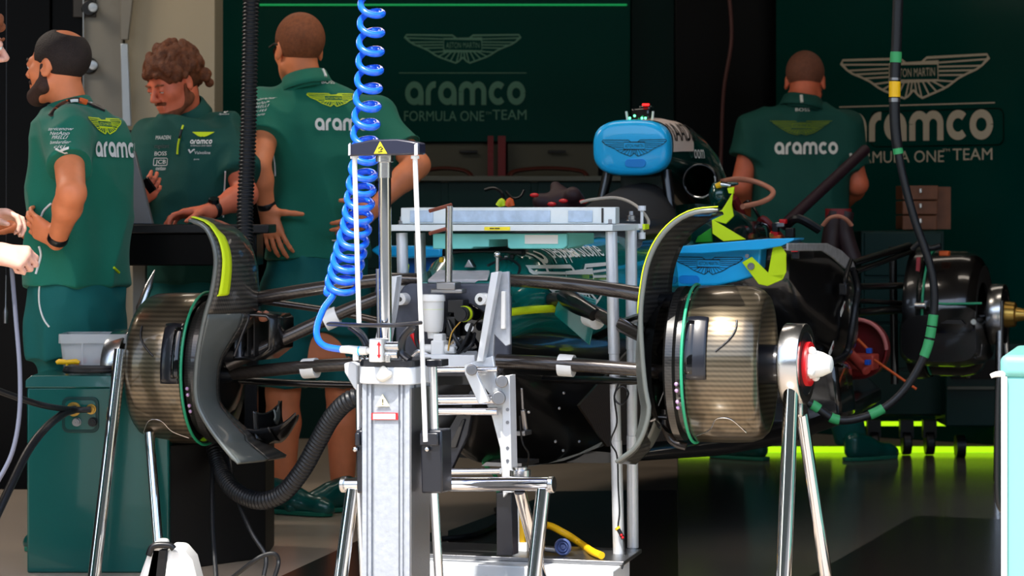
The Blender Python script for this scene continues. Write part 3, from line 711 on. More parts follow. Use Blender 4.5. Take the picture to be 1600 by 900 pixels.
for i in range(16):
    rr = random.Random(i); x = rr.uniform(1120, 1235); y = 310 + (x - 1120) * .42 + rr.uniform(-6, 40)
    MB().tube(smoothpath([PV(x, y, 2.3), PV(x + rr.uniform(-20, 30), y + rr.uniform(-14, 14), 2.28), PV(x + rr.uniform(10, 50), y + rr.uniform(8, 34), 2.32)], 5), rr.uniform(.005, .018), 8).build('engine_pipe', ['black_rubber', 'carbon_dark', 'hose_beige', 'black_plastic', 'red_dark', 'steel_dull'][i % 6], car)
for i in range(9):
    rr = random.Random(40 + i); MB().box(PV(rr.uniform(1195, 1240), rr.uniform(345, 392), 2.25), rr.uniform(.02, .04), .03, rr.uniform(.01, .04), LU, BV).build('engine_connector', ['brass', 'black_plastic', 'red_paint', 'steel_dull', 'orange'][i % 5], car, bevel=.003)
ex = MB().tube([PV(1093, 283, 2.0), PV(1100, 280, 2.4)], .06, 30, cap=False).build('exhaust_duct', 'carbon_dark', car, solid=.006)
MB().tube(circle_pts(PV(1093, 283, 2.0), .06, LU, V((0, 0, 1)), 32, -2.8, .4), .004, 8).build('duct_edge', 'steel', ex)
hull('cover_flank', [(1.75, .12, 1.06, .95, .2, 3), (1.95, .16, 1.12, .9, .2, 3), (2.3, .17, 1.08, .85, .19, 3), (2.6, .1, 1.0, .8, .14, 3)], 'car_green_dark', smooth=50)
bf = bvh_of([o for o in car.children if o.name.startswith('cover_flank')])
lay('white_mark', Art().put(stroke([(0, 0), (.05, .09)], .018)).put(stroke([(.05, .09), (.09, .02)], .018)), 'white_print', car, PU(1139, 353, .4), BV, V((0, 0, 1)), bf, -LU, .004)
# rear suspension and rear brake drum (only the car's left one shows)
for a, e, r in (((1330, 412), (1420, 384), .022), ((1335, 425), (1425, 392), .018), ((1340, 448), (1420, 446), .022), ((1335, 470), (1420, 474), .016), ((1335, 488), (1425, 482), .028), ((1395, 385), (1398, 600), .016)):
    MB().tube([PV(*a, 2.9 if a[0] < 1390 else 3.4), PV(*e, 3.4)], r, 12, flat=.6).build('rear_arm', 'carbon_dark', car)
rc = C(.69, 3.5, .672)
rear = MB().lathe(rc, LU, [(.1, -.02), (.268, -.02), (.272, 0), (.268, .035), (.26, .04), (.262, .05)], 48).build('rear_brake_drum', 'carbon_dark', car)
MB().lathe(rc, LU, [(.255, .05), (.258, .1), (.257, .19), (.245, .235), (.225, .255), (.2, .265), (.195, .245), (.08, .23), (.05, .23), (.05, .28), (.001, .28)], 48).build('drum_shell', mat('drum_dark', (20, 17, 16), .22, .2, 1.0), rear, smooth=50)
MB().lathe(rc, LU, [(.2, .262), (.13, .258), (.13, .25)], 40).build('drum_face', 'grey_dark_panel', rear)
MB().tube(circle_pts(rc + LU * .06, .26, BV, V((0, 0, 1)), 40, math.radians(90), math.radians(255)), .005, 8).build('seal', 'green_seal', rear)
MB().tube([PV(1434, 473, 3.27), PV(1480, 475, 3.24), PV(1534, 474, 3.24)], .005, 8).build('seal', 'green_seal', rear)
MB().prism(pv([(1432, 402), (1438, 402), (1434, 470), (1429, 470)], 3.3), BV * .02).build('red_rim', mat('rimred', (170, 60, 66), .4), rear)
b = MB().rings([section(3.22, .15, .675, .49, .82, 4), section(3.3, .165, .68, .465, .81, 4), section(3.5, .17, .68, .45, .81, 4), section(3.65, .16, .66, .46, .81, 4)])
dk = b.build('cooling_duct', 'carbon_dark', rear, smooth=50)
MB().prism(pv([(1462, 490), (1470, 483), (1515, 481), (1524, 487), (1524, 514), (1516, 519), (1462, 521)], 3.215), BV * -.004).build('duct_mouth', 'lens_dark', rear)
MB().prism(pv([(1470, 505), (1480, 500), (1502, 500), (1508, 507)], 3.2), BV * -.01).build('duct_vane', 'grey_dark_panel', rear)
MB().cyl(PV(1521, 503, 3.2), PV(1521, 503, 3.18), .011).build('duct_bolt', 'steel', rear)
b = MB(); b.box(PV(1476, 396, 3.35), .04, .04, .02, LU, BV); b.build('orange_clip', 'orange', rear, bevel=.004)
MB().tube([PV(1430, 478, 3.2), PV(1446, 478, 3.2)], .014).build('steel_pin', 'steel', rear)
b = MB(); b.tube(smoothpath([PV(1425, 390, 3.3), PV(1440, 378, 3.3), PV(1452, 388, 3.3), PV(1470, 384, 3.3)]), .012); b.build('brake_hose', 'black_rubber', rear)
# --- front corners
def corner(q, zc, rad, uin, uout, yaw):
    ya = math.radians(yaw); axl = V((math.cos(ya), -math.sin(ya), 0)) * q; BV = V((math.sin(ya), math.cos(ya), 0)); c = C(0, 0, zc) + LU * uin; w = abs(uout - uin)
    t = MB().lathe(c, axl, [(rad * .97, 0), (rad, .006), (rad * 1.005, w * .5), (rad * .99, w * .8), (rad * .95, w * .92), (rad * .88, w), (rad * .8, w * 1.01), (rad * .76, w * .97), (rad * .5, w * .8), (rad * .22, w * .74), (.001, w * .74)], 64).build('front_brake_drum', 'carbon_drum', car, smooth=50)
    MB().lathe(c, axl, [(.05, 0), (rad * .97, 0), (rad * .97, .004), (.05, .01)], 48).build('drum_back', 'carbon_dark', t)
    MB().lathe(c - axl * .06, axl, [(rad * .7, -.0), (rad * .93, -.0), (rad * .985, .008), (rad * .99, .028), (rad * .9, .033), (rad * .9, .055)], 56).build('inboard_ring', 'carbon', t)
    MB().tube(circle_pts(c - axl * .004, rad * 1.012, BV, V((0, 0, 1)), 60), .0045, 8).build('seal', 'green_seal', t)
    MB().cyl(c + axl * w * .6, c + axl * (w + .075), .056, n=36).build('hub', 'black_satin', t, bevel=.004)
    MB().lathe(c + axl * w * .55, axl, [(rad * .97, .12), (rad * .99, .14), (rad * .97, .16)], 56)
    def sk(deg, r, h): 
        a = math.radians(deg); return c + axl * h + (-BV * math.cos(a) + V((0, 0, 1)) * math.sin(a)) * r
    # polished scoop lip and its dark mouth on the drum's front
    G = [[sk(-8 + 46 * j / 12, rad * (1.012 + .02 * math.sin(math.pi * i / 8)), w * (.02 + .3 * i / 8)) for j in range(13)] for i in range(9)]
    b = MB(); b.grid(G); b.build('scoop', 'black_satin', t, solid=.004)
    G = [[sk(-4 + 38 * j / 12, rad * (1.022 + .02 * math.sin(math.pi * i / 8)), w * (.015 + .14 * i / 8)) for j in range(13)] for i in range(9)]
    MB().grid(G).build('scoop_mouth', 'lens_dark', t, solid=.004)
    for k, (d, h) in enumerate(((-12, -.02), (-17, -.02), (-26, -.02), (-31, -.02))):
        MB().sphere(sk(d, rad * .985, h), .006, 10).build('rivet', mat('rivet%d%d' % (q, k), (196, 160, 206), .3, .3), t)
    MB().tube([sk(12 + 24 * i / 10, rad * (1.01 - .0 * i), w * (.45 + .25 * i / 10 + .1 * math.sin(i * .3))) for i in range(11)], .003, 6).build('sensor_lead', 'black_rubber', t)
    MB().tube(smoothpath([sk(-62, rad * 1.005, w * .08), sk(-52, rad * 1.005, w * .3), sk(-40, rad * 1.005, w * .42), sk(-40, rad * 1.005, w * .62), sk(-55, rad * 1.003, w * .8)]), .0016, 6).build('panel_seam', 'steel', t)
    return t
dr = corner(1, .663, .2215, .772, .972, 15)
dl = corner(-1, .615, .229, -.79, -.978, 12.6)
def fin(side, F, R, vf, vr, nl, lime_cols, name='brake_duct_fin'):
    n = 40; f = smoothpath([PV(x, y, vf) for x, y in F], 6); r = smoothpath([PV(x, y, vr) for x, y in R], 6)
    def res(p, t):
        L = [0]
        for i in range(1, len(p)): L.append(L[-1] + (p[i] - p[i - 1]).length)
        x = t * L[-1]
        for i in range(1, len(p)):
            if L[i] >= x - 1e-9: k = (x - L[i - 1]) / max(1e-9, L[i] - L[i - 1]); return p[i - 1].lerp(p[i], k)
        return p[-1]
    A = [res(f, i / n) for i in range(n + 1)]; B = [res(r, i / n) for i in range(n + 1)]
    ib = -LU * side
    def row(i, t): return A[i].lerp(B[i], t) + ib * (.03 * math.sin(math.pi * t)) * (1 if 4 < i < n - 4 else .5)
    k0 = int(n * nl)
    up = MB().grid([[row(i, j / 10) for j in range(11)] for i in range(k0 + 1)]).build(name, 'carbon_fin', car, solid=.009, smooth=60)
    MB().grid([[row(i, .5 + j / 20) for j in range(11)] for i in range(k0, n + 1)]).build('fin_web', 'carbon_fin', up, solid=.009, smooth=60)
    MB().grid([[row(i, j / 20) for j in range(11)] for i in range(k0, n + 1)]).build('fin_foot', 'carbon_grey', up, solid=.009, smooth=60)
    MB().tube([row(i, 0) for i in range(0, n + 1)], [.003] + [.007] * (n - 1) + [.003], 10).build('leading_edge', 'carbon_grey', up)
    d = lime_cols
    def nrm(i):
        q = (A[min(i + 1, n)] - A[max(i - 1, 0)]).cross(B[i] - A[i]).normalized(); w = ib * .3 - BV + V((0, 0, 1))
        if side > 0: w = -BV * .4 + V((0, 0, 1)) + ib
        return q if q.dot(w) > 0 else -q
    MB().grid([[row(i, d[0] + (d[1] - d[0]) * j / 3) + nrm(i) * .009 for j in range(4)] for i in range(0, k0)]).build('lime_strip', 'lime', up, solid=.003)
    return up
fin(-1, [(295, 344), (318, 353), (331, 374), (337, 402), (335, 432), (329, 464), (319, 500), (308, 560), (306, 620), (320, 656), (345, 692), (372, 724)],
    [(310, 339), (348, 348), (380, 368), (397, 402), (403, 450), (403, 500), (380, 525), (345, 560), (340, 620), (356, 645), (402, 684), (447, 713)], -.31, .02, .42, (.06, .2))
fin(1, [(1122, 328), (1085, 332), (1055, 347), (1030, 374), (1013, 410), (1005, 450), (1001, 496), (1004, 560), (1009, 610), (1014, 640), (1007, 672), (992, 700), (962, 722)],
    [(1130, 333), (1105, 345), (1078, 365), (1060, 395), (1050, 430), (1047, 470), (1046, 500), (1022, 560), (1022, 610), (1026, 640), (1022, 676), (1014, 702), (992, 724)], -.27, .06, .5, (-.01, .06))
# suspension arms
def arm(name, pts, r, m='carbon_tube', flat=.55, clip=None, n=14):
    pp = [PV(x, y, v) for x, y, v in pts]
    o = MB().tube(smoothpath(pp, 5), r, n, flat=flat, up=(0, 0, 1)).build(name, m, car)
    if clip is not None:
        a, b = pp[0], pp[-1]; c = a.lerp(b, clip); d = (b - a).normalized()
        rr = (r if not isinstance(r, list) else r[0]) + .004
        MB().tube([c - d * .022, c + d * .022], rr + .004, 16, flat=1.0, up=(0, 0, 1)).build('clip_band', 'white_plastic', o)
    return o
ARM = 'suspension_arm'
# tube's first axis lies across; flat squeezes the other
arm(ARM, [(796, 438, .08), (860, 441, .05), (940, 450, .02), (1012, 462, 0)], [.026, .03], flat=.75)
arm(ARM, [(862, 468, .35), (900, 474, .3), (1040, 544, .08)], [.024, .022], flat=.9, clip=.38)
arm(ARM, [(935, 524, .6), (975, 505, .4), (1010, 492, .1)], .024, 'carbon_dark')
arm(ARM, [(778, 564, -.02), (900, 570, -.02), (1050, 582, 0)], [.024, .022], flat=.9, clip=.4)
arm(ARM, [(830, 592, .35), (930, 594, .2), (1050, 596, .08)], .022, 'carbon_dark')
arm(ARM, [(655, 437, .08), (600, 437, .06), (500, 450, .03), (385, 469, 0)], [.028, .03], flat=.7)
arm(ARM, [(610, 505, .3), (520, 486, .25), (410, 470, .15)], .02)
arm(ARM, [(610, 457, .1), (520, 494, .05), (355, 570, -.04)], [.022, .024], flat=.9, clip=.36)
arm(ARM, [(612, 566, -.02), (480, 573, -.02), (340, 586, 0)], [.022, .022], flat=.9, clip=.46)
arm(ARM, [(620, 602, .3), (500, 600, .2), (360, 594, .1)], .02, 'carbon_dark')
for x, y, v, r in ((393, 468, 0, .04), (372, 552, -.03, .045), (352, 585, 0, .04)):
    a = PV(x, y, v); MB().tube([a - LU * .05, a - LU * .02, a + LU * .03], [r, r, r * .62], 20, flat=.8).build('arm_boot', 'black_rubber', car)
for x, y, v, r in ((1040, 470, 0, .035), (1040, 545, .08, .03), (1048, 585, 0, .035)):
    a = PV(x, y, v); MB().tube([a + LU * .05, a - LU * .03], [r, r * .7], 20, flat=.8).build('arm_boot', 'black_rubber', car)
# uprights' dark blocks and the left cooling duct
for u, z in ((.66, .66), (-.755, .615)):
    MB().lathe(C(u - .03 * (1 if u > 0 else -1), .02, z), LU * (1 if u > 0 else -1), [(.001, 0), (.1, 0), (.16, .02), (.2, .06)], 36).build('upright', 'carbon_dark', car)
b = MB(); F1 = pv([(366, 500), (372, 490), (416, 494), (421, 500), (420, 545), (398, 562), (366, 560)], -.1)
for i in range(len(F1)): b.add([F1[i], F1[(i + 1) % 7], F1[(i + 1) % 7] + BV * .16, F1[i] + BV * .16], [(0, 1, 2, 3)])
du = b.build('duct_housing', 'carbon_dark', car, solid=.008)
for x in (366, 376, 386, 396): MB().prism(pv([(x, 496), (x + 2, 496), (x + 2, 556), (x, 556)], -.06), BV * .1).build('duct_vane', 'grey_dark_panel', du)
MB().tube(smoothpath(pv([(364, 502), (372, 492), (388, 494), (377, 525), (366, 556)], -.105)), .005, 8).build('duct_lip', 'black_satin', du)
MB().tube(smoothpath(pv([(402, 492), (412, 496), (419, 490)], -.02)), .014).build('upright_bolt', 'hose_beige', car)
# small curved winglets low on the left corner
def sheet(name, A, B, va, vb, m, parent=car, bow=.02, th=.005):
    a = smoothpath([PV(x, y, va) for x, y in A], 6); b = smoothpath([PV(x, y, vb) for x, y in B], 6); n = min(len(a), len(b))
    return MB().grid([[a[i].lerp(b[i], j / 6) - V((0, 0, 1)) * bow * math.sin(math.pi * j / 6) for j in range(7)] for i in range(n)]).build(name, m, parent, solid=th, smooth=60)
sheet('winglet', [(395, 642), (397, 672), (400, 686)], [(440, 626), (440, 650), (444, 668)], -.05, .08, 'carbon_dark')
sheet('winglet', [(406, 670), (430, 667), (447, 658), (462, 645)], [(404, 685), (436, 690), (452, 676), (466, 648)], -.04, .1, 'carbon_dark')
sheet('winglet', [(375, 668), (400, 672), (420, 668)], [(385, 690), (415, 692), (444, 684)], -.06, .06, 'carbon_dark')
sheet('winglet', [(436, 626), (438, 642), (437, 650)], [(428, 640), (430, 650), (428, 656)], .08, -.02, 'carbon_grey')
sheet('winglet', [(1008, 688), (1016, 672), (1022, 656)], [(1022, 690), (1030, 676), (1036, 660)], .0, .1, 'carbon_grey')
MB().tube(smoothpath(pv([(1016, 657), (1030, 652), (1048, 654)], 0)), .006).build('winglet_stay', 'steel_dull', car)
MB().tube(pv([(1022, 650), (1046, 590)], .05), .0025, 6).build('winglet_wire', 'steel_dull', car)
b = MB(); b.tube(smoothpath(pv([(1040, 640), (1040, 668), (1052, 690), (1072, 698)], .02)), .012, 10, flat=.4); b.build('lower_guard', 'carbon_tube', car)
# keel lower lip, camera bracket under the chassis
MB().prism(pv([(800, 727), (860, 722), (905, 708), (945, 688), (935, 699), (880, 720), (810, 732)], .6), BV * .05).build('keel_lip', 'carbon_grey', car)
b = MB(); b.tube([PU(815, 606, .24), PU(817, 640, .24)], .004); b.tube([PU(817, 640, .24), PU(821, 672, .24)], .008); b.cbox(PU(818, 676, .24), .03, .06, .014)
b.build('ride_height_sensor', 'steel_dull', car, bevel=.002)
MB().tube(smoothpath([PU(812, 650, .25), PU(816, 690, .25), PU(826, 710, .25), PU(822, 735, .22)]), .0028, 6).build('sensor_lead', 'black_rubber', car)
for x, y in ((881, 614), (826, 644), (874, 638), (868, 690), (905, 690), (880, 704)): MB().sphere(PU(x, y, .28 if y < 660 else .26), .005, 8).build('screw', 'steel_dull', car)
uf = bvh_of([o for o in car.children if o.name.split('.')[0] in ('underfloor', 'diffuser', 'sidepod_inner', 'lower_tub')])
lay('floor_letter', Art().put(stroke([(0, 0), (0, .085)], .03)).put(stroke([(0, .05), (.02, .075), (.055, .078)], .026)), 'white_print', car, uf.ray_cast(CAMP, ray(1238, 662).normalized(), 30)[0], BV, V((0, 0, 1)), uf, -LU, .004)
# ================================================================= the air lift column in front of the car
VC = -.88
lift = thing('air_lift', C(.21, VC, 0), 'tall silver air lift column with black carry beam on top, in front of the car', 'lift')
def qv(x, y, dv=0): return PV(x, y, VC + dv)
um = PV(603, 700, VC); ul, ur = PV(566, 700, VC), PV(640, 700, VC); zt = PV(600, 600, VC).z
wcol = (ur - ul).length; cc = (ul + ur) / 2; cc.z = 0
prof = []
hw = wcol / 2
for x, y in [(-hw, 0), (-hw + .012, 0), (-hw + .012, .006), (-hw + .02, .006), (-hw + .02, 0), (-.042, 0), (-.042, .01), (-.034, .01), (-.034, .004), (.034, .004), (.034, .01), (.042, .01), (.042, 0), (hw - .02, 0), (hw - .02, .006), (hw - .012, .006), (hw - .012, 0), (hw, 0),
             (hw, .03), (hw - .008, .03), (hw - .008, .045), (hw, .045), (hw, .085), (hw - .008, .085), (hw - .008, .1), (hw, .1), (hw, .13), (-hw, .13)]: prof.append(cc + LU * x + BV * y)
MB().prism([p + V((0, 0, .06)) for p in prof], V((0, 0, zt - .06))).build('column', 'alu_scratched', lift, smooth=0)
MB().prism([cc + LU * (hw + .001) + BV * y + V((0, 0, .07)) for y in (.002, .128)] + [cc + LU * (hw + .001) + BV * y + V((0, 0, zt - .01)) for y in (.128, .002)], LU * .003).build('column_side', 'steel_dull', lift)
MB().box(cc + V((0, 0, .03)) + BV * .065, wcol + .16, .3, .06, LU, BV).build('base_plate', 'steel_dull', lift, bevel=.006)
z1, z2, z3 = PV(600, 600, VC).z, PV(600, 573, VC).z, PV(600, 562, VC).z
def cap(z0, z1): return MB().prism([cc + BV * .065 + LU * x + BV * y + V((0, 0, z0)) for x, y in rrect(wcol + .022, .16, .03)], V((0, 0, z1 - z0)))
cap(z1, z2).build('head_block', 'alu_painted', lift, bevel=.003)
cap(z2, z3).build('head_collar', 'black_satin', lift, bevel=.002)
MB().prism([qv(557, 562, .09), qv(690, 562, .09), qv(690, 573, .09), qv(640, 573, .09)], BV * .05).build('head_wing', 'black_satin', lift, bevel=.002)
# rods and beam
b = MB(); G = []
top = [(545, 226), (562, 222), (580, 218), (620, 217), (640, 220), (655, 223)]
b.prism([qv(545, 244), qv(655, 241)] + [qv(x, y) for x, y in reversed(top)], BV * .045)
beam = b.build('carry_beam', mat('beam_black', (34, 36, 54), .32, coat=.4), lift, bevel=.004)
for x0, x1 in ((545, 548), (648, 653)): MB().prism([qv(x0, 243, -.001), qv(x1, 242, -.001), qv(x1, 223, -.001), qv(x0, 226, -.001)], BV * -.003).build('beam_end', 'alu_painted', beam)
tri = MB().prism([qv(584.5, 240, -.001), qv(605, 240, -.001), qv(594, 221, -.001)], BV * -.001).build('warning_sign', 'yellow_label', beam)
lay('warning_mark', Art().put(stroke([(-.006, .003), (.002, .008), (.007, .003), (0, -.001)], .0025)).put(stroke([(-.006, -.006), (.007, -.004)], .0025)), 'black_print', beam, qv(594, 234, -.003), LU, V((0, 0, 1)))
def rod(name, x0, y0, x1, y1, r, m, dv=0.02, prnt=lift): return MB().cyl(qv(x0, y0, dv), qv(x1, y1, dv), r, n=20).build(name, m, prnt)
for a in ((554, 246, 561, 505), (648.5, 244, 665, 690)):
    t = rod('tie_rod', *a, .0065, 'white_plastic'); MB().cyl(qv(a[0], 243, .02), qv(a[0], 248, .02), .011).build('rod_collar', 'white_plastic', t)
rod('piston_rod', 601, 262, 603, 545, .0165, 'chrome', .05)
rod('guide_tube', 592, 420, 594, 545, .008, 'steel_dull', .1)
MB().lathe(qv(601, 278, .05), (0, 0, 1), [(.001, 0), (.0185, 0), (.0185, .04), (.024, .042), (.024, .058), (.001, .058)], 24).build('rod_nut', 'steel', lift)
for x0, y0, x1, y1, r in ((560, 600, 561, 672, .008), (561, 765, 568, 905, .009), (676, 573, 679, 680, .012), (678, 765, 686, 905, .012)):
    rod('guide_tube', x0, y0, x1, y1, r, 'chrome', .06)
for x0, x1, dv in ((555, 567, .0), (656, 690, .03)):
    k = MB().prism([qv(x0, 672, dv), qv(x1, 672, dv), qv(x1 + 1, 771, dv), qv(x0 + 2, 771, dv)], BV * .07).build('clamp_block', 'black_satin', lift, bevel=.005)
    MB().prism([qv(x0 + 1, 676, dv - .002), qv(x1 - 4, 676, dv - .002), qv(x1 - 4, 696, dv - .002), qv(x0 + 1, 696, dv - .002)], BV * -.008).build('clamp_lid', 'black_satin', k, bevel=.003)
    MB().sphere(qv((x0 + x1) / 2 - 6, 702, dv - .01), .007, 10).build('clamp_screw', 'steel', k)
# carbon carry ring below
b = MB(); b.tube(smoothpath([qv(518, 506, -.02), qv(560, 508, -.05), qv(620, 508, -.05), qv(658, 504, -.02)]), .02, 12, flat=.3, up=(0, 0, 1)); b.build('carry_ring', 'black_satin', lift)
for pts in (((548, 510), (566, 525), (578, 552)), ((645, 510), (630, 528), (628, 550), (640, 562))):
    MB().tube(smoothpath([qv(x, y, 0) for x, y in pts]), .016, 10, flat=.6).build('ring_leg', 'black_satin', lift)
# valve
va = MB().box(qv(592, 547, -.02), .035, .05, .06, LU, BV).build('valve_block', 'white_plastic', lift, bevel=.003)
for s in (1, -1):
    lay('red_arrow', Art().poly([(-.002, 0), (.002, 0), (.002, .012 * s), (.006, .012 * s), (0, .022 * s), (-.006, .012 * s), (-.002, .012 * s)]), 'red_paint', va, qv(592, 547, -.0465), LU, V((0, 0, 1)))
b = MB(); b.cyl(qv(602, 541, -.02), qv(624, 541, -.02), .012); b.cyl(qv(602, 554, -.02), qv(622, 554, -.02), .011); b.cyl(qv(606, 554, -.03), qv(606, 566, -.03), .008)
b.build('valve_fitting', 'steel', va, bevel=.002)
b = MB(); b.tube([qv(531, 546, -.02), qv(545, 546, -.02), qv(560, 548, -.02), qv(574, 548, -.02)], [.009, .011, .012, .011]); b.tube([qv(574, 548, -.02), qv(586, 549, -.02)], .008)
b.build('hose_coupling', 'white_plastic', va); MB().cyl(qv(561, 548, -.02), qv(563, 548, -.02), .0125).build('blue_ring', 'blue_cover', va)
MB().cyl(qv(556, 552, -.02), qv(556, 563, -.02), .008).build('elbow', 'white_plastic', va)
b = MB(); r_ = random.Random(3)
f = Field(list(qv(588, 590, -.05)), list(qv(618, 574, .03)), .003)
f = Field([qv(600, 585).x - .06, qv(600, 585).y - .06, qv(600, 585).z - .04], [qv(600, 585).x + .06, qv(600, 585).y + .06, qv(600, 585).z + .04], .003)
for i in range(9): f.ell(qv(r_.uniform(594, 610), r_.uniform(578, 592), -.022), (r_.uniform(.006, .012),) * 3, k=.006)
f.build('protective_wrap', 'paper', lift)
for x in (566, 575, 632): MB().sphere(qv(x, 561, .0), .009, 10).build('head_bolt', 'steel', lift)
tri = MB().prism([qv(587, 635, -.001), qv(609, 635, -.001), qv(598, 616, -.001)], BV * -.0015).build('warning_sign', mat('cream_label', (236, 226, 180), .5), lift)
lay('warning_mark', Art().put(stroke([(0, .004), (0, .014)], .003)).put(stroke([(0, -.001), (0, .0015)], .003)), 'black_print', tri, qv(598, 632, -.003), LU, V((0, 0, 1)))
sk_ = MB().prism([qv(581, 656, -.001), qv(622, 656, -.001), qv(622, 645, -.001), qv(581, 645, -.001)], BV * -.0012).build('sticker', 'red_paint', lift)
MB().prism([qv(583, 655, -.0025), qv(618, 655, -.0025), qv(618, 646.5, -.0025), qv(583, 646.5, -.0025)], BV * -.0008).build('sticker_face', 'white_print', sk_)
MB().prism([qv(537, 568, .05), qv(548, 565, .05), qv(558, 570, .05), qv(558, 612, .05), qv(552, 606, .05), qv(538, 582, .05)], BV * .03).build('ear_lug', 'alu_painted', lift, bevel=.004)
# ================================================================= the measuring frame that straddles the chassis
VJ = .2
jig = thing('measuring_frame', PV(830, 880, VJ), 'aluminium measuring frame on four posts standing over the front of the car', 'measuring frame')
def qj(x, y, dv=0): return PV(x, y, VJ + dv)
bz = .087
base = MB().prism([PZ(x, y, bz - .012) for x, y in ((600, 869), (975, 884), (1003, 864), (640, 851))], V((0, 0, .012))).build('base_plate', 'steel_dull', jig, bevel=.002)
MB().prism([PZ(x, y, bz - .075) for x, y in ((606, 908), (958, 926), (984, 908), (640, 890))], V((0, 0, .062))).build('base_box', 'alu_painted', jig, bevel=.004)
MB().prism([PZ(x, y, 0.0) for x, y in ((640, 935), (940, 950), (965, 935), (660, 920))], V((0, 0, .02))).build('base_foot', 'black_rubber', jig)
for x0, y0, x1, y1, dv in ((955, 362, 967, 878, -.02), (986, 356, 989, 862, .12), (628, 364, 638, 863, -.02), (656, 364, 662, 853, .12)):
    a = PV(x0, y0, VJ + dv); e = PV(x1, y1, VJ + dv); e.z = bz; pr = []
    p = MB().tube([e, e.lerp(a, .35), e.lerp(a, .351), e.lerp(a, .62), e.lerp(a, .621), a], [.017, .017, .0155, .0155, .0175, .0175], 24).build('post', 'aluminium', jig, smooth=30)
    MB().lathe(a, (0, 0, 1), [(.001, .05), (.007, .05), (.008, .038), (.012, .036), (.012, .024), (.015, .022), (.015, .02), (.001, .02)], 8).build('post_nut', 'steel_dull', p)
pl = MB().prism([qj(611, 361, -.06), qj(957, 361, -.06), qj(1002, 360, .16), qj(640, 360, .16)], V((0, 0, .019))).build('top_plate', 'alu_blue', jig, bevel=.002)
bx = MB().prism([qj(626, 350, -.03), qj(962, 350, -.03), qj(968, 349, .1), qj(645, 349, .1)], V((0, 0, .049))).build('top_box', 'alu_blue', jig, bevel=.003)
for x0, x1 in ((641, 677), (705, 860), (888, 926)):
    MB().prism([qj(x0, 347, -.031), qj(x1, 347, -.031), qj(x1, 329, -.031), qj(x0, 329, -.031)], BV * -.003).build('recess_panel', mat('panel_blue%d' % x0, (186, 206, 226), .45, .1, var=.3, vscale=40), bx, bevel=.001)
MB().prism([qj(940, 348, -.031), qj(943, 348, -.031), qj(943, 325, -.031), qj(940, 325, -.031)], BV * -.002).build('box_joint', 'grey_dark_panel', bx)
yl = MB().prism([qj(757, 360, -.061), qj(797, 360, -.061), qj(797, 354.5, -.061), qj(757, 354.5, -.061)], BV * -.0015).build('yellow_label', 'yellow_label', pl)
lay('label_print', Art().put(stroke([(-.02, 0), (-.006, 0)], .003)).put(stroke([(-.004, 0), (.012, 0)], .003)), 'grey_dark_panel', yl, qj(775, 357, -.064), LU, V((0, 0, 1)))
tb = MB().prism([qj(676, 389, -.02), qj(736, 389, -.02), qj(740, 386, -.02), qj(764, 386, -.02), qj(764, 374, -.02), qj(793, 374, -.02), qj(793, 386, -.02), qj(797, 389, -.02), qj(880, 389, -.02), qj(886, 384, -.02), qj(886, 365, -.02), qj(676, 365, -.02)], BV * .16).build('riser_block', 'teal_block', jig, bevel=.003)
MB().prism([qj(886, 388, -.01), qj(928, 380, .1), qj(928, 364, .1), qj(886, 364, -.01)], BV * .05 - LU * .02).build('riser_end', 'teal_block', tb, bevel=.002)
MB().prism([qj(820, 381, -.021), qj(872, 381, -.021), qj(872, 367, -.021), qj(820, 367, -.021)], BV * -.001).build('white_label', 'paper', tb)
ra = MB().prism([qj(960, 356, .14), qj(1004, 358, .14), qj(1004, 350, .14), qj(960, 349, .14)], BV * .04).build('side_rail', 'alu_painted', jig, bevel=.002)
MB().prism([qj(1004, 359, .139), qj(1008, 358, .139), qj(1008, 350, .139), qj(1004, 350, .139)], BV * .04).build('rail_end', 'lime', ra)
b = MB(); c = qj(1003, 350, .16); b.cyl(c - V((0, 0, .035)), c + V((0, 0, .05)), .005); b.cyl(c + V((0, 0, .04)), c + V((0, 0, .055)), .012); b.cyl(c - V((0, 0, .045)), c - V((0, 0, .025)), .011)
b.build('adjuster', 'alu_painted', ra)
b = MB(); b.tube(smoothpath([qj(907, 316, .3), qj(925, 312, .3), qj(960, 309, .3), qj(985, 316, .25), qj(1003, 330, .2), qj(1013, 345, .2), qj(1010, 356, .2), qj(1002, 360, .2)]), .005, 8)
o = b.build('beige_cable', mat('cable_beige', (170, 160, 146), .5)); prop(o, 'thin beige cable arching over the right end of the measuring frame', 'cable')
o = MB().tube(smoothpath([qj(966, 600, -.06), qj(960, 622, -.06), qj(972, 632, -.06), qj(982, 615, -.06), qj(972, 604, -.06), qj(960, 618, -.06), qj(964, 660, -.05), qj(954, 690, -.05), qj(964, 712, -.05), qj(966, 760, -.05), qj(968, 800, -.05), qj(966, 825, -.05), qj(974, 842, -.05), qj(976, 870, -.05), PZ(972, 888, bz + .004)]), .0028, 6).build('sensor_cable', 'black_rubber'); prop(o, 'thin black sensor cable hanging down the right front post of the measuring frame', 'cable')
MB().tube([qj(965, 825, -.055), qj(974, 842, -.055)], .006).build('cable_plug', 'black_plastic', o); MB().tube([qj(964, 824, -.055), qj(966, 827, -.055)], .008).build('yellow_ring', 'yellow', o)
for y in (836, 840): MB().sphere(qj(971 + (y - 836) * .5, y, -.06), .004, 8).build('red_dot', 'red_paint', o)
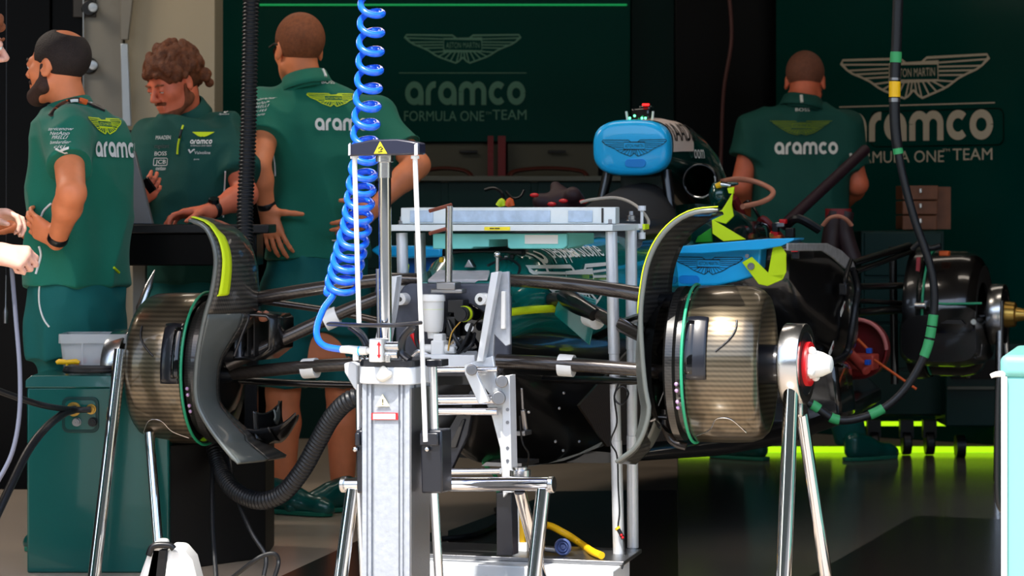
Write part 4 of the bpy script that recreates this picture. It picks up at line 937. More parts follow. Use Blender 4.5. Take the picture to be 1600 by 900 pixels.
# ================================================================= dummy nose frame bolted to the bulkhead
VN = -.2
nf = thing('nose_frame', PV(770, 760, VN), 'grey aluminium side plates and cross tubes bolted to the front of the car', 'bracket frame')
def qn(x, y, dv=0): return PV(x, y, VN + dv)
def plate(pts, t, m, name, prnt=nf, dv=0, bev=.002): return MB().prism([qn(x, y, dv) for x, y in pts], BV * t).build(name, m, prnt, bevel=bev)
plate([(776, 426), (795, 424), (797, 538), (790, 541), (772, 522), (770, 560), (748, 600), (744, 566), (752, 556)], .012, 'alu_scratched', 'side_plate', dv=.04)
plate([(767, 426), (779, 424), (754, 565), (744, 566)], .03, 'aluminium', 'slanted_strip', dv=0)
sp = plate([(783, 455), (789, 455), (789, 514), (782, 514)], .02, 'white_plastic', 'slot_bar', dv=.03)
plate([(735, 566), (770, 556), (775, 590), (800, 585), (801, 760), (786, 778), (781, 700), (768, 650), (760, 632), (768, 620), (740, 585)], .014, 'aluminium', 'lower_plate', dv=.02)
plate([(784, 590), (796, 586), (800, 770), (786, 770)], .05, 'alu_painted', 'upright_bar', dv=-.01)
plate([(725, 570), (737, 566), (764, 628), (748, 632), (726, 584)], .016, 'aluminium', 'link_plate', dv=-.04)
for x, y, r in ((737, 578, .016), (779, 622, .02), (784, 596, .018)):
    MB().cyl(qn(x, y, -.06), qn(x, y, .02), r).build('pivot', 'steel_dull', nf, bevel=.003)
for y in (640, 660, 700, 720): MB().cyl(qn(793, y, -.012), qn(793, y, -.006), .005, n=10).build('plate_screw', 'steel_dull', nf)
for y0, y1, r in ((577, 577, .009), (624, 624, .015), (641, 643, .011), (736, 736, .009)):
    MB().cyl(qn(600, y0 + 2, 0), qn(778 if y0 < 700 else 782, y1, 0), r).build('cross_tube', 'chrome', nf)
lp = plate([(608, 432), (626, 430), (622, 470), (607, 555), (580, 560), (588, 520)], .012, 'alu_painted', 'side_plate', dv=.1)
plate([(612, 432), (620, 432), (604, 560), (590, 560)], .03, 'aluminium', 'slanted_strip', dv=.06)
lb = plate([(584, 458), (590, 437), (594, 437), (588, 458)], .002, 'black_print', 'black_label', dv=-.01)
plate([(692, 686), (735, 610), (742, 614), (730, 680), (692, 762)], .02, 'black_satin', 'black_strut', dv=.02)
plate([(700, 700), (722, 655), (726, 655), (712, 700)], .004, 'grey_dark_panel', 'strut_slot', dv=.012)
plate([(775, 770), (799, 770), (801, 868), (776, 868)], .05, 'black_satin', 'black_post', dv=.05)
MB().prism([qn(752, 728, .3), qn(815, 730, .3), qn(815, 724, .3), qn(760, 722, .3)], BV * .15).build('skid_block', 'steel_dull', nf)
# ================================================================= chrome trestle under the nose
VT = -.42
tr = thing('front_trestle', PV(700, 900, VT), 'chrome tube trestle with splayed legs carrying the front of the car', 'trestle')
def qt(x, y, dv=0): return PV(x, y, VT + dv)
def foot(x, z=0.0, dv=0): return PV(x, 327 + (1.1 - z) * 4020 / PV(x, 900, VT + dv).y, VT + dv)
MB().cyl(qt(536, 757), qt(864, 756), .0195, n=24).build('top_tube', 'chrome', tr)
for x in (538, 862): MB().cyl(qt(x - 4, 757), qt(x + 4, 757), .023, n=24).build('end_cap', 'steel', tr, bevel=.003)
for a, bpt, dv in (((849, 764), 828, -.05), ((812, 768), 856, .2), ((551, 764), 527, -.05), ((575, 768), 600, .2)):
    MB().cyl(qt(*a), foot(bpt, .0, dv), .02 if dv < 0 else .0165, n=24).build('leg', 'chrome', tr)
MB().lathe(qt(813, 741, .1), (0, 0, 1), [(.001, -.005), (.03, -.005), (.03, .012), (.022, .014), (.022, .02), (.001, .02)], 24).build('jack_pad', 'steel', tr)
# gas bottle / strap pieces seen between the trestle legs
t = thing('yellow_strap_block', PZ(815, 868, bz), 'yellow and white block standing on the frame base between the trestle legs', 'block')
MB().prism([qn(811, 850, .34), qn(820, 850, .34), qn(818, 790, .34), qn(809, 790, .34)], BV * .04).build('yellow_bar', 'yellow', t, bevel=.003)
MB().prism([qn(802, 868, .33), qn(823, 868, .33), qn(823, 848, .33), qn(810, 848, .33), qn(810, 792, .33), qn(803, 792, .33)], BV * .05).build('white_bracket', 'white_plastic', t, bevel=.003)
o = MB().tube(smoothpath([PZ(838, 862, bz + .012), qn(850, 822, .5), qn(880, 832, .5), PV(908, 850, .32), PZ(926, 862, bz + .014), PZ(940, 868, bz + .012)]), .011).build('yellow_hose', 'yellow'); prop(o, 'short yellow hose bending down onto the frame base', 'hose')
t = thing('strap_reel', PV(881, 853, .1), 'small blue grey reel lying on the frame base beside the yellow hose', 'reel')
c = PZ(881, 868, bz) + V((0, 0, .026))
MB().lathe(c, -BV, [(.001, 0), (.024, 0), (.026, .01), (.022, .016), (.017, .008), (.014, .014), (.01, .006), (.006, .01), (.001, .01)], 28).build('spool', mat('reel_blue', (70, 84, 128), .4), t)
MB().tube([c - LU * .02 - V((0, 0, .012)), c - LU * .075 + V((0, 0, -.008))], .009).build('reel_arm', 'steel_dull', t)
# ================================================================= hub stands
def hubstand(name, hub, axl, r, legs, label, dark=False):
    t = thing(name, V((hub.x, hub.y, 0)), label, 'stand', 'tripod stands under the wheel hubs')
    ri = MB().lathe(hub, axl, [(r * .8, -.03), (r, -.03), (r * 1.02, -.026), (r * 1.02, .026), (r, .03), (r * .8, .03), (r * .8, -.03)], 40).build('ring', 'steel', t, bevel=.002)
    MB().lathe(hub, axl, [(.001, .0), (r * .79, .0), (r * .79, .03), (.001, .03)], 32).build('bearing', 'black_rubber', ri)
    return t
def leg(t, a, e, r=.02, rb=None, m='chrome'): return MB().cyl(a, e, r, rb, 24).build('leg', m, t)
hubR = C(1.058, 0, .668)
t = hubstand('hub_stand', hubR, LU, .118 / 2 * 1.0 + .052, None, 'chrome hub stand under the near right front corner, with red nut')
leg(t, PV(1239, 545, -.06), PV(1222, 955, -.14) * 1, .0215); leg(t, PV(1246, 600, .02), PV(1296, 935, .12), .018)
MB().box(hubR - V((0, 0, .118)) - BV * 0, .05, .06, .06, LU, BV).build('leg_socket', 'steel', t, bevel=.008)
nt = MB().lathe(hubR, LU, [(.001, .03), (.062, .03), (.062, .042), (.001, .042)], 32).build('red_nut', 'red_paint', t)
MB().tube([hubR + LU * .04, hubR + LU * .075, hubR + LU * .1, hubR + LU * .104], [.042, .034, .022, .012], 24).build('spinner', 'white_plastic', nt)
for k in range(4):
    a = k * math.pi / 2 + .5; MB().sphere(hubR + LU * .05 + (BV * math.cos(a) + V((0, 0, 1)) * math.sin(a)) * .042, .013, 10).build('spinner_lobe', 'white_plastic', nt)
hubL = C(-1.065, 0, .618)
t = hubstand('hub_stand', hubL, -LU, .11, None, 'chrome hub stand mostly hidden behind the left front brake drum')
leg(t, PV(189, 546, -.22), PV(146, 912, -.34), .02); leg(t, PV(233, 676, -.15), PV(251, 902, -.22), .016)
MB().tube([hubL + LU * .05, hubL - LU * .05], .05).build('axle', 'black_satin', t)
hubB = C(1.01, 3.5, .672)
t = hubstand('hub_stand', hubB, LU, .122, None, 'dim hub stand under the rear brake drum at the right edge')
leg(t, PV(1563, 470, 3.42), PV(1558, 752, 3.35), .0165, m='steel'); leg(t, PV(1568, 500, 3.55), PV(1590, 745, 3.6), .0165, m='steel')
MB().tube([hubB + LU * .03, hubB + LU * .07, hubB + LU * .075, hubB + LU * .13, hubB + LU * .14], [.055, .05, .03, .02, .008], 20).build('spinner', 'brass', t)
# ================================================================= covers with the winged badge
t = thing('intake_cover', P(993, 275, 9.2), 'bright blue cover plugging the air intake above the cockpit', 'cover', 'blue duct covers on the car')
def superring(v, hu, hz, uc, zc, n=48, p=2.9): return section(v, hu, zc + hz, zc - hz, uc, p, n)
ac = (-.016, 1.322)
MB().rings([superring(1.9, .128, .088, *ac), superring(1.86, .142, .100, *ac), superring(1.825, .1435, .1015, *ac), superring(1.808, .141, .099, *ac), superring(1.796, .134, .092, *ac), superring(1.792, .12, .08, *ac), superring(1.789, .06, .04, *ac)]).build('shell', 'blue_cover', t, smooth=60)
lay('winged_badge', wings(.243, .0095), 'black_print', t, PV(991, 231, 1.785), LU, V((0, 0, 1)))
MB().prism([PV(993, 255, 1.789) + LU * x + V((0, 0, 1)) * z for x, z in rrect(.078, .03, .0149)], BV * -.003).build('grip_recess', 'blue_recess', t, bevel=.001)
t = thing('sidepod_cover', PV(1140, 447, 1.5), 'bright blue cover with lime straps plugging the right sidepod inlet', 'cover', 'blue duct covers on the car')
def qc(x, y, dv=0): return PV(x, y, 1.46 + dv)
MB().prism([qc(1053, 384), qc(1190, 384), qc(1187, 418), qc(1176, 432), qc(1150, 440), qc(1120, 446), qc(1058, 448), qc(1054, 420)], BV * .08).build('plug', 'blue_cover', t, bevel=.008, seg=3)
G = []
lipA = [(1053, 386), (1053, 396), (1100, 396), (1150, 392), (1190, 390), (1222, 384), (1241, 375), (1241, 372), (1200, 373), (1100, 381)]
MB().prism([qc(x, y, -.06) for x, y in lipA], BV * .14).build('lip', 'blue_cover', t, bevel=.01, seg=3)
lay('winged_badge', wings(.243, .0095), 'black_print', t, qc(1107, 415, -.003), LU, V((0, 0, 1)))
MB().prism([qc(1077, 437, -.001) + LU * x + V((0, 0, 1)) * z for x, z in rrect(.075, .028, .0138)], BV * -.003).build('grip_recess', 'blue_recess', t, bevel=.001)
b = MB().prism([qc(1160, 410, -.02), qc(1175, 401, -.02), qc(1205, 430, -.02), qc(1226, 428, -.02), qc(1223, 437, -.02), qc(1200, 447, -.02), qc(1186, 444, -.02)], BV * -.006)
sp = b.build('strap', 'lime_fabric', t, bevel=.002)
b = MB().prism([qc(1208, 387, -.02), qc(1219, 381, -.02), qc(1229, 396, -.02), qc(1229, 425, -.02), qc(1223, 437, -.02), qc(1200, 430, -.02)], BV * -.006).build('strap', 'lime_fabric', t, bevel=.002)
for x, y, r in ((1174, 416, .012), (1168, 400, .007)): MB().lathe(qc(x, y, -.026), -BV, [(.001, .004), (r * .6, .004), (r * .6, .007), (r, .007), (r, 0)], 20).build('stud', 'steel_dull', sp)
t = thing('sidepod_cover', PV(640, 410, 1.5), 'bright blue cover seen between the frame posts on the left side of the car', 'cover', 'blue duct covers on the car')
MB().prism([qc(578, 391, .1), qc(590, 400, .1), qc(640, 404, .1), qc(690, 402, .1), qc(690, 386, .1), qc(640, 384, .1), qc(588, 384, .1)], BV * .14).build('lip', 'blue_cover', t, bevel=.01, seg=3)
MB().prism([qc(625, 402, .16), qc(690, 402, .16), qc(690, 430, .16), qc(640, 430, .16)], BV * .06).build('plug', mat('blue_deep', (14, 92, 170), .3), t, bevel=.006)
s = MB().prism([qc(624, 405, .05), qc(632, 405, .05), qc(640, 414, .05), qc(638, 431, .05), qc(624, 433, .05)], BV * -.006).build('strap', 'lime_fabric', t, bevel=.002)
MB().lathe(qc(631, 419, .044), -BV, [(.001, .004), (.009, .004), (.012, .006), (.012, 0)], 20).build('stud', 'steel_dull', s)
# long lime straps over the body
t = thing('body_strap', PV(1130, 330, 1.8), 'wide lime strap knotted over the right flank of the engine cover', 'strap')
def qs(x, y, dv=0): return PV(x, y, 1.7 + dv)
MB().prism([qs(1111, 335), qs(1128, 328), qs(1145, 300), qs(1143, 320), qs(1146, 338), qs(1134, 350), qs(1112, 344)], BV * .01).build('upper_band', 'lime_fabric', t, bevel=.002)
MB().prism([qs(1112, 340, -.02), qs(1116, 345, -.02), qs(1165, 374, -.04), qs(1130, 377, -.04), qs(1113, 365, -.02)], BV * .01).build('lower_band', 'lime_fabric', t, bevel=.002)
MB().prism([qs(1136, 294, .01), qs(1147, 292, .01), qs(1146, 303, .01), qs(1138, 302, .01)], BV * .01).build('tag', 'lime_fabric', t, bevel=.002)
MB().prism([qs(1086, 379, .02), qs(1090, 370, .02), qs(1111, 356, .02), qs(1113, 378, .02)], BV * .01).build('shaded_band', mat('strap_shaded', (34, 160, 30), .6), t, bevel=.002)  # shade on the lime strap is put into this darker green
t = thing('wing_mirror', qs(1128, 310, .05), 'dark rounded mirror housing with a chrome tip above the lime strap', 'mirror')
f = Field(list(qs(1128, 308, .05) - V((.08, .1, .08))), list(qs(1128, 308, .05) + V((.09, .1, .08))), .004)
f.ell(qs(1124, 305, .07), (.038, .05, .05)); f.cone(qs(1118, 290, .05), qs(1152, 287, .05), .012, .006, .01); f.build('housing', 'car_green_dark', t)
MB().tube([qs(1127, 288, .02), qs(1142, 290, .02)], [.011, .006]).build('chrome_tip', 'chrome', t); MB().tube([qs(1119, 291, .02), qs(1127, 288, .02)], [.009, .011]).build('orange_band', 'yellow', t)
# ================================================================= hoses and cables
def single(o, label, cat, group=None): return prop(o, label, cat, group)
# blue coiled air hose
ctrl = [(-40, 584, 17), (5, 581, 17.5), (100, 578, 18), (200, 571, 18.5), (260, 568, 19), (310, 562, 20), (350, 557, 21), (400, 545, 23), (440, 536, 24), (466, 531, 22)]
def ci(y, k): return float(np.interp(y, [c[0] for c in ctrl], [c[k] for c in ctrl]))
DH = 6.9; pts = []; y = -40.0; th = 0.0
while y < 455:
    pitch = float(np.interp(y, [0, 240, 300, 360, 440], [30.5, 27, 22, 19, 16])); cx, r = ci(y, 1), ci(y, 2)
    rr = r / FPX * DH
    p = P(cx, y, DH); pts.append(p + V((math.cos(th) * rr, math.sin(th) * rr, math.sin(th) * rr * .62)))
    th += 2 * math.pi / 22; y += pitch / 22
e = pts[-1]
tail = [P(520, 462, 6.87), P(506, 482, 6.84), P(496, 508, 6.8), P(496, 528, 6.76), P(508, 541, 6.73), P(533, 546, 6.7)]
# end the coil on its left side so that the tail leaves it smoothly
pts = pts + smoothpath([e] + tail, 8)[1:]
single(MB().tube(pts, .0092, 10).build('coiled_air_hose', 'blue_hose', smooth=60), 'bright blue coiled air hose hanging from above to the lift column', 'hose')
def ribbed(name, path, r, pitch, m, label, group=None):
    p = smoothpath(path, 10); L = [0]
    for i in range(1, len(p)): L.append(L[-1] + (p[i] - p[i - 1]).length)
    n = int(L[-1] / pitch); out = []; rs = []; j = 0
    for k in range(n * 4 + 1):
        s = L[-1] * k / (n * 4)
        while j < len(L) - 2 and L[j + 1] < s: j += 1
        t = (s - L[j]) / max(1e-9, L[j + 1] - L[j]); out.append(p[j].lerp(p[j + 1], t)); rs.append(r * (1, 1, .84, .84)[k % 4])
    return single(MB().tube(out, rs, 18).build(name, m, smooth=70), label, 'hose', group)
ribbed('corrugated_hose', [P(393, -30, 8.4), P(391, 60, 8.4), P(389, 160, 8.4), P(386, 260, 8.38), P(383, 330, 8.35), P(384, 400, 8.3), P(388, 470, 8.2)], .0275, .0125, 'black_rubber', 'black corrugated hose hanging from the ceiling behind the left fin', 'black corrugated hoses')
ribbed('corrugated_hose', [P(318, 560, 8.06), P(322, 640, 8.0), P(340, 718, 7.9), P(362, 762, 7.75), P(402, 782, 7.65), P(440, 772, 7.6), P(472, 735, 7.55), P(497, 690, 7.5), P(520, 650, 7.45), P(552, 622, 7.4), P(600, 612, 7.4)], .0275, .0125, 'black_rubber', 'black corrugated hose looping low between left drum and lift column', 'black corrugated hoses')
# umbilical with coloured tape
DU = 8.35
up = [P(1404, -30, DU), P(1401, 60, DU), P(1398, 140, DU), P(1399, 200, DU), P(1408, 262, DU), P(1428, 340, DU), P(1452, 410, DU), P(1460, 460, DU), P(1456, 510, DU), P(1444, 556, DU), P(1415, 606, DU), P(1380, 638, DU), P(1340, 654, DU), P(1305, 655, DU), P(1272, 634, DU), P(1245, 622, DU)]
us = smoothpath(up, 8)
um_ = MB().tube(us, [.0175 if (p.z > 1.3) else .0135 for p in us], 14).build('umbilical_cable', 'black_rubber'); single(um_, 'thick black umbilical cable with green and yellow tape hanging at the right', 'cable')
def tape(y0, y1, x0, x1, m, r=.019):
    a = [p for p in us if y0 <= HY - (p.z - CAMH) / p.y * FPX <= y1 and x0 <= CX + p.x / p.y * FPX <= x1]
    if len(a) < 2: return
    MB().tube(a, r, 16).build('tape_band', m, um_)
us_f = smoothpath(up, 40); us, us_s = us_f, us
for a in ((80, 98, 0, 1600, 'green_tape'), (127, 153, 0, 1600, 'yellow'), (121, 127, 0, 1600, 'steel_dull'), (153, 160, 0, 1600, 'steel_dull'), (223, 242, 0, 1600, 'green_tape', .0165), (491, 509, 1400, 1600, 'green_tape', .0165), (511, 528, 1400, 1600, 'green_tape', .0165), (530, 558, 1400, 1600, 'green_tape', .0165),
          (600, 655, 1358, 1380, 'green_tape', .0165), (640, 670, 1297, 1311, 'green_tape', .0165), (625, 650, 1268, 1280, 'green_tape', .0165)): tape(*a)
# loops and bars behind the car on the right
single(MB().tube(smoothpath([P(1128, 284, 9.6), P(1150, 280, 9.7), P(1180, 284, 9.75), P(1205, 296, 9.7), P(1206, 306, 9.65), P(1190, 316, 9.6), P(1160, 323, 9.5)]), .0105, 12).build('return_hose', 'hose_beige'), 'pinkish hose looping out above the engine cover', 'hose')
single(MB().tube([P(1225, 352, 10.0), P(1352, 234, 10.6)], .022, 14).build('prop_bar', mat('bar_purple', (44, 24, 34), .5)), 'dark diagonal bar propped between the engine and the far man', 'bar')
t = thing('twin_hose', P(1306, 400, 9.7), 'dark twin ducts with a pale band standing up behind the right sidepod', 'duct')
for x0, x1, x2 in ((1302, 1298, 1296), (1318, 1322, 1332)):
    MB().tube(smoothpath([P(x0 + 3, 330, 9.7), P(x0, 352, 9.7), P(x1, 375, 9.7), P(x2, 405, 9.7)]), [.034, .036], 16).build('duct', mat('duct_brown%d' % x0, (40, 24, 26), .5), t)
MB().tube([P(1310, 326, 9.7), P(1310, 342, 9.7)], .05, 20, flat=.7).build('collar', 'red_dark', t)
MB().tube(smoothpath([P(1286, 352, 9.62), P(1296, 341, 9.6), P(1310, 338, 9.6), P(1322, 343, 9.6), P(1330, 352, 9.62)]), .011, 10, flat=.6).build('pale_band', 'hose_beige', t)
# cockpit odds and ends beyond the frame
t = thing('steering_hoop', P(800, 322, 8.9), 'black curved cockpit pieces with green and orange tips behind the measuring frame', 'cockpit parts')
for a, r in (([(757, 297), (772, 294), (784, 302), (789, 322)], .012), ([(790, 299), (800, 309), (812, 308), (819, 297)], .01)):
    MB().tube(smoothpath([P(x, y, 8.9) for x, y in a]), r, 10, flat=.5).build('curved_bar', 'black_plastic', t)
MB().tube(smoothpath([P(778, 322, 8.88), P(784, 314, 8.88), P(787, 322, 8.88)]), .01).build('green_tip', 'lime', t); MB().tube(smoothpath([P(791, 322, 8.88), P(797, 313, 8.88), P(800, 322, 8.88)]), .01).build('orange_tip', 'orange', t)
f = Field(list(P(870, 300, 9.0) - V((.2, .15, .12))), list(P(870, 300, 9.0) + V((.2, .15, .1))), .006)
f.cone(P(845, 315, 9), P(900, 318, 9), .03, .03, .03); f.cone(P(868, 292, 9.05), P(880, 315, 9), .02, .05, .03); f.cone(P(895, 305, 8.95), P(900, 315, 9), .03, .03, .02)
f.build('padding', mat('padding_dark', (40, 14, 20), .6), t)
for x, y in ((835, 305), (880, 314), (912, 315), (862, 319)): MB().sphere(P(x, y, 8.86), .01, 10, (1.6, 1, .8)).build('red_tab', 'red_paint', t)
# ================================================================= left foreground: cabinet and what lies on it
t = thing('tool_cabinet', P(160, 895, 7.9), 'dark green metal cabinet with a recessed connector panel, front left', 'cabinet')
d0 = 7.78; z0 = .0; zt = P(0, 587, d0).z
x0, x1 = P(42, 0, d0).x, P(262, 0, d0).x; bx1 = P(415, 0, 8.12).x
b = MB().prism([V((x0 + .01, d0 + .03, 0)), V((x1, d0 + .03, 0)), V((bx1, 8.12, 0)), V((bx1, 8.42, 0)), V((x1 - .02, 8.04, 0)), V((x0 + .01, 8.04, 0))], V((0, 0, P(0, 688, 8.0).z)))
b.build('black_body', mat('cabinet_black', (16, 14, 13), .55, var=.2, vscale=4), t, bevel=.004)
fr = MB().prism([V((x0, d0, -.0)), V((x1 + .004, d0, 0)), V((x1 + .004, d0, zt - .035)), V((x0, d0, zt - .035))], V((0, .25, 0))).build('green_panel', 'cabinet_green', t, bevel=.006)
MB().prism([V((x0 - .004, d0 - .006, zt - .036)), V((x1 + .006, d0 - .006, zt - .036)), V((x1 + .006, d0 - .006, zt - .012)), V((x1 - .004, d0 + .006, zt)), V((x0 + .012, d0 + .006, zt)), V((x0 - .004, d0 - .002, zt - .014))], V((0, .27, 0))).build('lid', 'cabinet_green', t, bevel=.003)
c = P(126, 648, d0 - .001)
MB().prism([c + V((x, 0, z)) for x, z in rrect(.112, .108, .02)], V((0, -.004, 0))).build('recess_rim', mat('rim_green', (0, 50, 48), .3), fr, bevel=.002)
MB().prism([c + V((x, -.004, z)) for x, z in rrect(.092, .088, .014)], V((0, -.002, 0))).build('recess_plate', 'cabinet_green', fr)
for x, y, r, m in ((116, 639, .018, 'brass'), (143, 639, .013, 'brass'), (121, 659, .011, 'steel_dull'), (146, 659, .012, 'black_plastic')):
    q = P(x, y, d0); MB().lathe(q, (0, -1, 0), [(r * 1.2, .004), (r * 1.2, .012), (r, .012), (r, .03), (r * .6, .03), (r * .6, .034), (.001, .034)], 24).build('connector', m, fr)
o = MB().tube(smoothpath([P(142, 640, d0 - .05), P(112, 640, d0 - .07), P(70, 634, 7.5), P(30, 622, 7.4), P(-20, 604, 7.3)]), .0095, 10).build('power_cable', 'black_rubber'); single(o, 'black cable running left from the right connector of the green cabinet', 'cable')
o = MB().tube(smoothpath([P(116, 640, d0 - .045), P(100, 646, 7.66), P(72, 668, 7.5), P(44, 704, 7.4), P(18, 756, 7.3), P(-12, 820, 7.2)]), .0125, 10).build('power_cable', 'black_rubber'); single(o, 'thick black cable curving down left from the brass connector of the green cabinet', 'cable')
t = thing('parts_tub', P(165, 577, 8.0), 'clear plastic parts tub standing on the green cabinet', 'tub')
zb = zt + .001; ax, bx_, cx_ = P(100, 0, 7.95).x, P(205, 0, 7.95).x, 7.95
b = MB(); R = []
hh = P(0, 521, 7.95).z - zb
for s, z in ((.9, 0), (1.0, hh * .78)): R.append([V(((ax + bx_) / 2 + x, 7.955 + y, zb + z)) for x, y in rrect((bx_ - ax) * s, .15 * s, .015)])
b.rings(R, False); b.add(R[0], [tuple(range(len(R[0])))]); b.build('tub_body', 'clear_tub', t, solid=.003)
R = [[V(((ax + bx_) / 2 + x, 7.955 + y, zb + z)) for x, y in rrect((bx_ - ax) * s, .15 * s + (s - 1) * .1, .015)] for s, z in ((1.0, hh * .78), (1.05, hh * .78), (1.05, hh), (1.02, hh))]
MB().rings(R, False).build('tub_rim', 'clear_tub', t, solid=.003)
for k in (.33, .68): q = ax + (bx_ - ax) * k; MB().box((q, 7.878, zb + hh * .4), .006, .004, hh * .75).build('tub_rib', 'clear_tub', t)
for i, m in enumerate(('orange', 'red_paint', 'steel_dull', 'hose_beige', 'orange', 'steel_dull', 'red_paint')):
    rr = random.Random(i); q = V((ax + .03 + i * .022, 7.93 + rr.uniform(-.03, .05), zb + .014 + .016 * (i % 2)))
    o = MB().tube([q, q + V((.022, rr.uniform(-.015, .015), .006))], [.009, .007], 10).build('small_fitting', m); single(o, 'small loose fitting lying inside the clear tub', 'fitting', 'loose fittings in the clear tub')
t = thing('handle_tool', P(105, 584, 7.9), 'yellow T handle standing at the left end of the green cabinet top', 'handle')
MB().tube([P(88, 567, 7.88), P(92, 565, 7.88), P(105, 566, 7.88), P(119, 565, 7.88), P(124, 567, 7.88)], [.006, .0085, .0075, .0085, .006], 12).build('grip', 'yellow', t); MB().cyl(P(105, 566, 7.88), V((P(105, 566, 7.88).x, 7.88, zb)), .005).build('stem', 'yellow', t)
cp = []
for i in range(90):
    a = i / 89 * 2 * math.pi * 3; cp.append(V((P(147, 0, 7.87).x + math.cos(a) * (.085 - .002 * i / 30), 7.835 + math.sin(a) * .035, zb + .008 + .0045 * i / 30)))
single(MB().tube(cp, .007, 8).build('coiled_cable', 'black_rubber'), 'black cable coiled flat on the green cabinet in front of the tub', 'cable')
for pts, lab in (([(333, 690, 7.95), (332, 760, 7.8), (333, 830, 7.7), (338, 905, 7.6)], 'thin black cable hanging straight down the black cabinet flank'), ([(355, 700, 7.9), (368, 770, 7.75), (392, 830, 7.65), (415, 868, 7.62), (412, 900, 7.6)], 'thin black cable sweeping from the left fin to the floor loops'),
                 ([(360, 905, 7.6), (392, 880, 7.55), (412, 868, 7.55), (430, 866, 7.55), (435, 880, 7.55), (428, 905, 7.5)], 'black cable looping on the floor beside the black cabinet')):
    single(MB().tube(smoothpath([P(*p) for p in pts]), .007, 8).build('floor_cable', 'black_rubber'), lab, 'cable')
single(MB().tube(smoothpath([PZ(690, 842, .01), PZ(740, 836, .01), PZ(775, 820, .01), PZ(782, 806, .01), PZ(775, 796, .01)]), .009, 8).build('floor_cable', 'black_rubber'), 'black cable on the floor behind the trestle', 'cable')
gp = smoothpath([PV(731, 652, .5), PV(740, 690, .5), PV(758, 726, .5), PV(776, 748, .55), PV(779, 790, .55)]); single(MB().tube(gp, .0065, 8).build('green_hose', 'green_tape'), 'thin green hose hanging under the nose of the car', 'hose')
# pale case at the very front
t = thing('carry_case', PZ(255, 940, 0), 'white carry case with a black handle at the bottom left edge', 'case')
dcs = 7.2
def pc(x, y, d=dcs): return P(x, y, d)
MB().prism([pc(196, 960), pc(236, 850), pc(256, 850), pc(244, 960)], V((0, .14, 0))).build('case_shell', 'white_plastic', t, bevel=.012, seg=3)
MB().prism([pc(250, 960), pc(262, 856), pc(284, 857), pc(300, 876), pc(322, 960)], V((0, .14, 0))).build('case_shell', 'white_plastic', t, bevel=.012, seg=3)
MB().prism([pc(216, 960), pc(238, 858), pc(262, 858), pc(248, 960)], V((0, .1, 0)) ).build('case_core', 'black_plastic', t, bevel=.004)
MB().tube(smoothpath([pc(232, 868, 7.19), pc(240, 853, 7.19), pc(264, 852, 7.19), pc(272, 858, 7.19)]), .009, 10).build('case_handle', 'black_plastic', t)
# counter and monitor behind the left fin
t = thing('work_counter', P(290, 640, 9.35), 'long black counter behind the left fin where the curly haired man leans', 'counter')
dk = 8.74; zc = P(0, 351, dk).z
MB().box(((P(170, 0, dk).x + P(420, 0, dk).x) / 2, dk + .14, zc - .015), P(420, 0, dk).x - P(170, 0, dk).x, .28, .03).build('counter_top', 'black_plastic', t, bevel=.004)
MB().box(((P(180, 0, dk).x + P(400, 0, dk).x) / 2, dk + .14, zc - .085), P(400, 0, dk).x - P(180, 0, dk).x, .24, .11).build('apron', 'black_panel', t, bevel=.004)
for x, m in ((222, 'grey_panel'), (395, 'black_plastic')):
    q = P(x, 0, dk + .25).x; MB().box((q, dk + .2, (zc - .14) / 2), .045, .045, zc - .14).build('counter_leg', m, t, bevel=.003)
for z in (.62, .3): MB().box(((P(180, 0, dk).x + P(400, 0, dk).x) / 2, dk + .14, z), .48, .24, .03).build('shelf', 'black_panel', t, bevel=.003)
single(MB().tube([P(242, 422, 8.6), P(232, 448, 8.57), P(220, 480, 8.55), P(217, 700, 8.5)], [.002, .014, .016, .018], 12).build('silver_pole', 'steel'), 'silver pointed pole rising behind the left brake drum', 'pole')
t = thing('monitor', P(216, 351, 8.85), 'grey flat monitor leaning on the black counter', 'monitor')
MB().prism([P(196, 350, 8.8), P(238, 350, 8.8), P(210, 236, 8.9), P(196, 236, 8.9)], V((.004, .02, 0))).build('panel', mat('monitor_grey', (104, 106, 108), .4, .3), t, bevel=.003)
MB().box(P(216, 350.5, 8.85), .1, .1, .004).build('foot', 'black_plastic', t)
# tall bright cart at the right edge
t = thing('teal_cart', P(1600, 950, 6.9), 'pale teal cart with a white rim at the right edge', 'cart')
dc = 6.85; xl = P(1567, 0, dc).x
cx = V((.965, -.262, 0)); cy = V((.262, .965, 0)); c0 = V((xl, dc, 0)); zb_ = P(0, 588, dc).z
MB().box(c0 + cx * .3 + cy * .25 + V((0, 0, (zb_ + .1) / 2)), .6, .5, zb_ - .1, cx, cy).build('body', 'cart_teal', t, bevel=.008)
MB().box(c0 + cx * .3 + cy * .25 + V((0, 0, P(0, 572, dc).z)), .615, .52, .06, cx, cy).build('top_tray', 'cart_teal', t, bevel=.02, seg=4)
MB().box(c0 + cx * .004 - cy * .004 + V((0, 0, (zb_ + .1) / 2)), .016, .02, zb_ - .1, cx, cy).build('corner_edge', 'white_plastic', t, bevel=.003)
for k in (.1, .5): MB().cyl(c0 + cx * k + cy * .1 + V((0, 0, .05)), c0 + cx * (k + .03) + cy * .1 + V((0, 0, .05)), .05).build('castor', 'black_rubber', t)
MB().tube(smoothpath([P(1548, 588, dc), P(1556, 585, dc), P(1570, 584, dc)]), [.006, .011, .009], 12).build('knob', 'white_plastic', t)
MB().tube(smoothpath([P(1569, 588, dc + .1), P(1562, 596, dc + .1), P(1560, 680, dc + .1), P(1560, 770, dc + .1), P(1566, 796, dc + .1), P(1580, 800, dc + .1)]), .01, 12).build('push_handle', 'black_plastic', t)
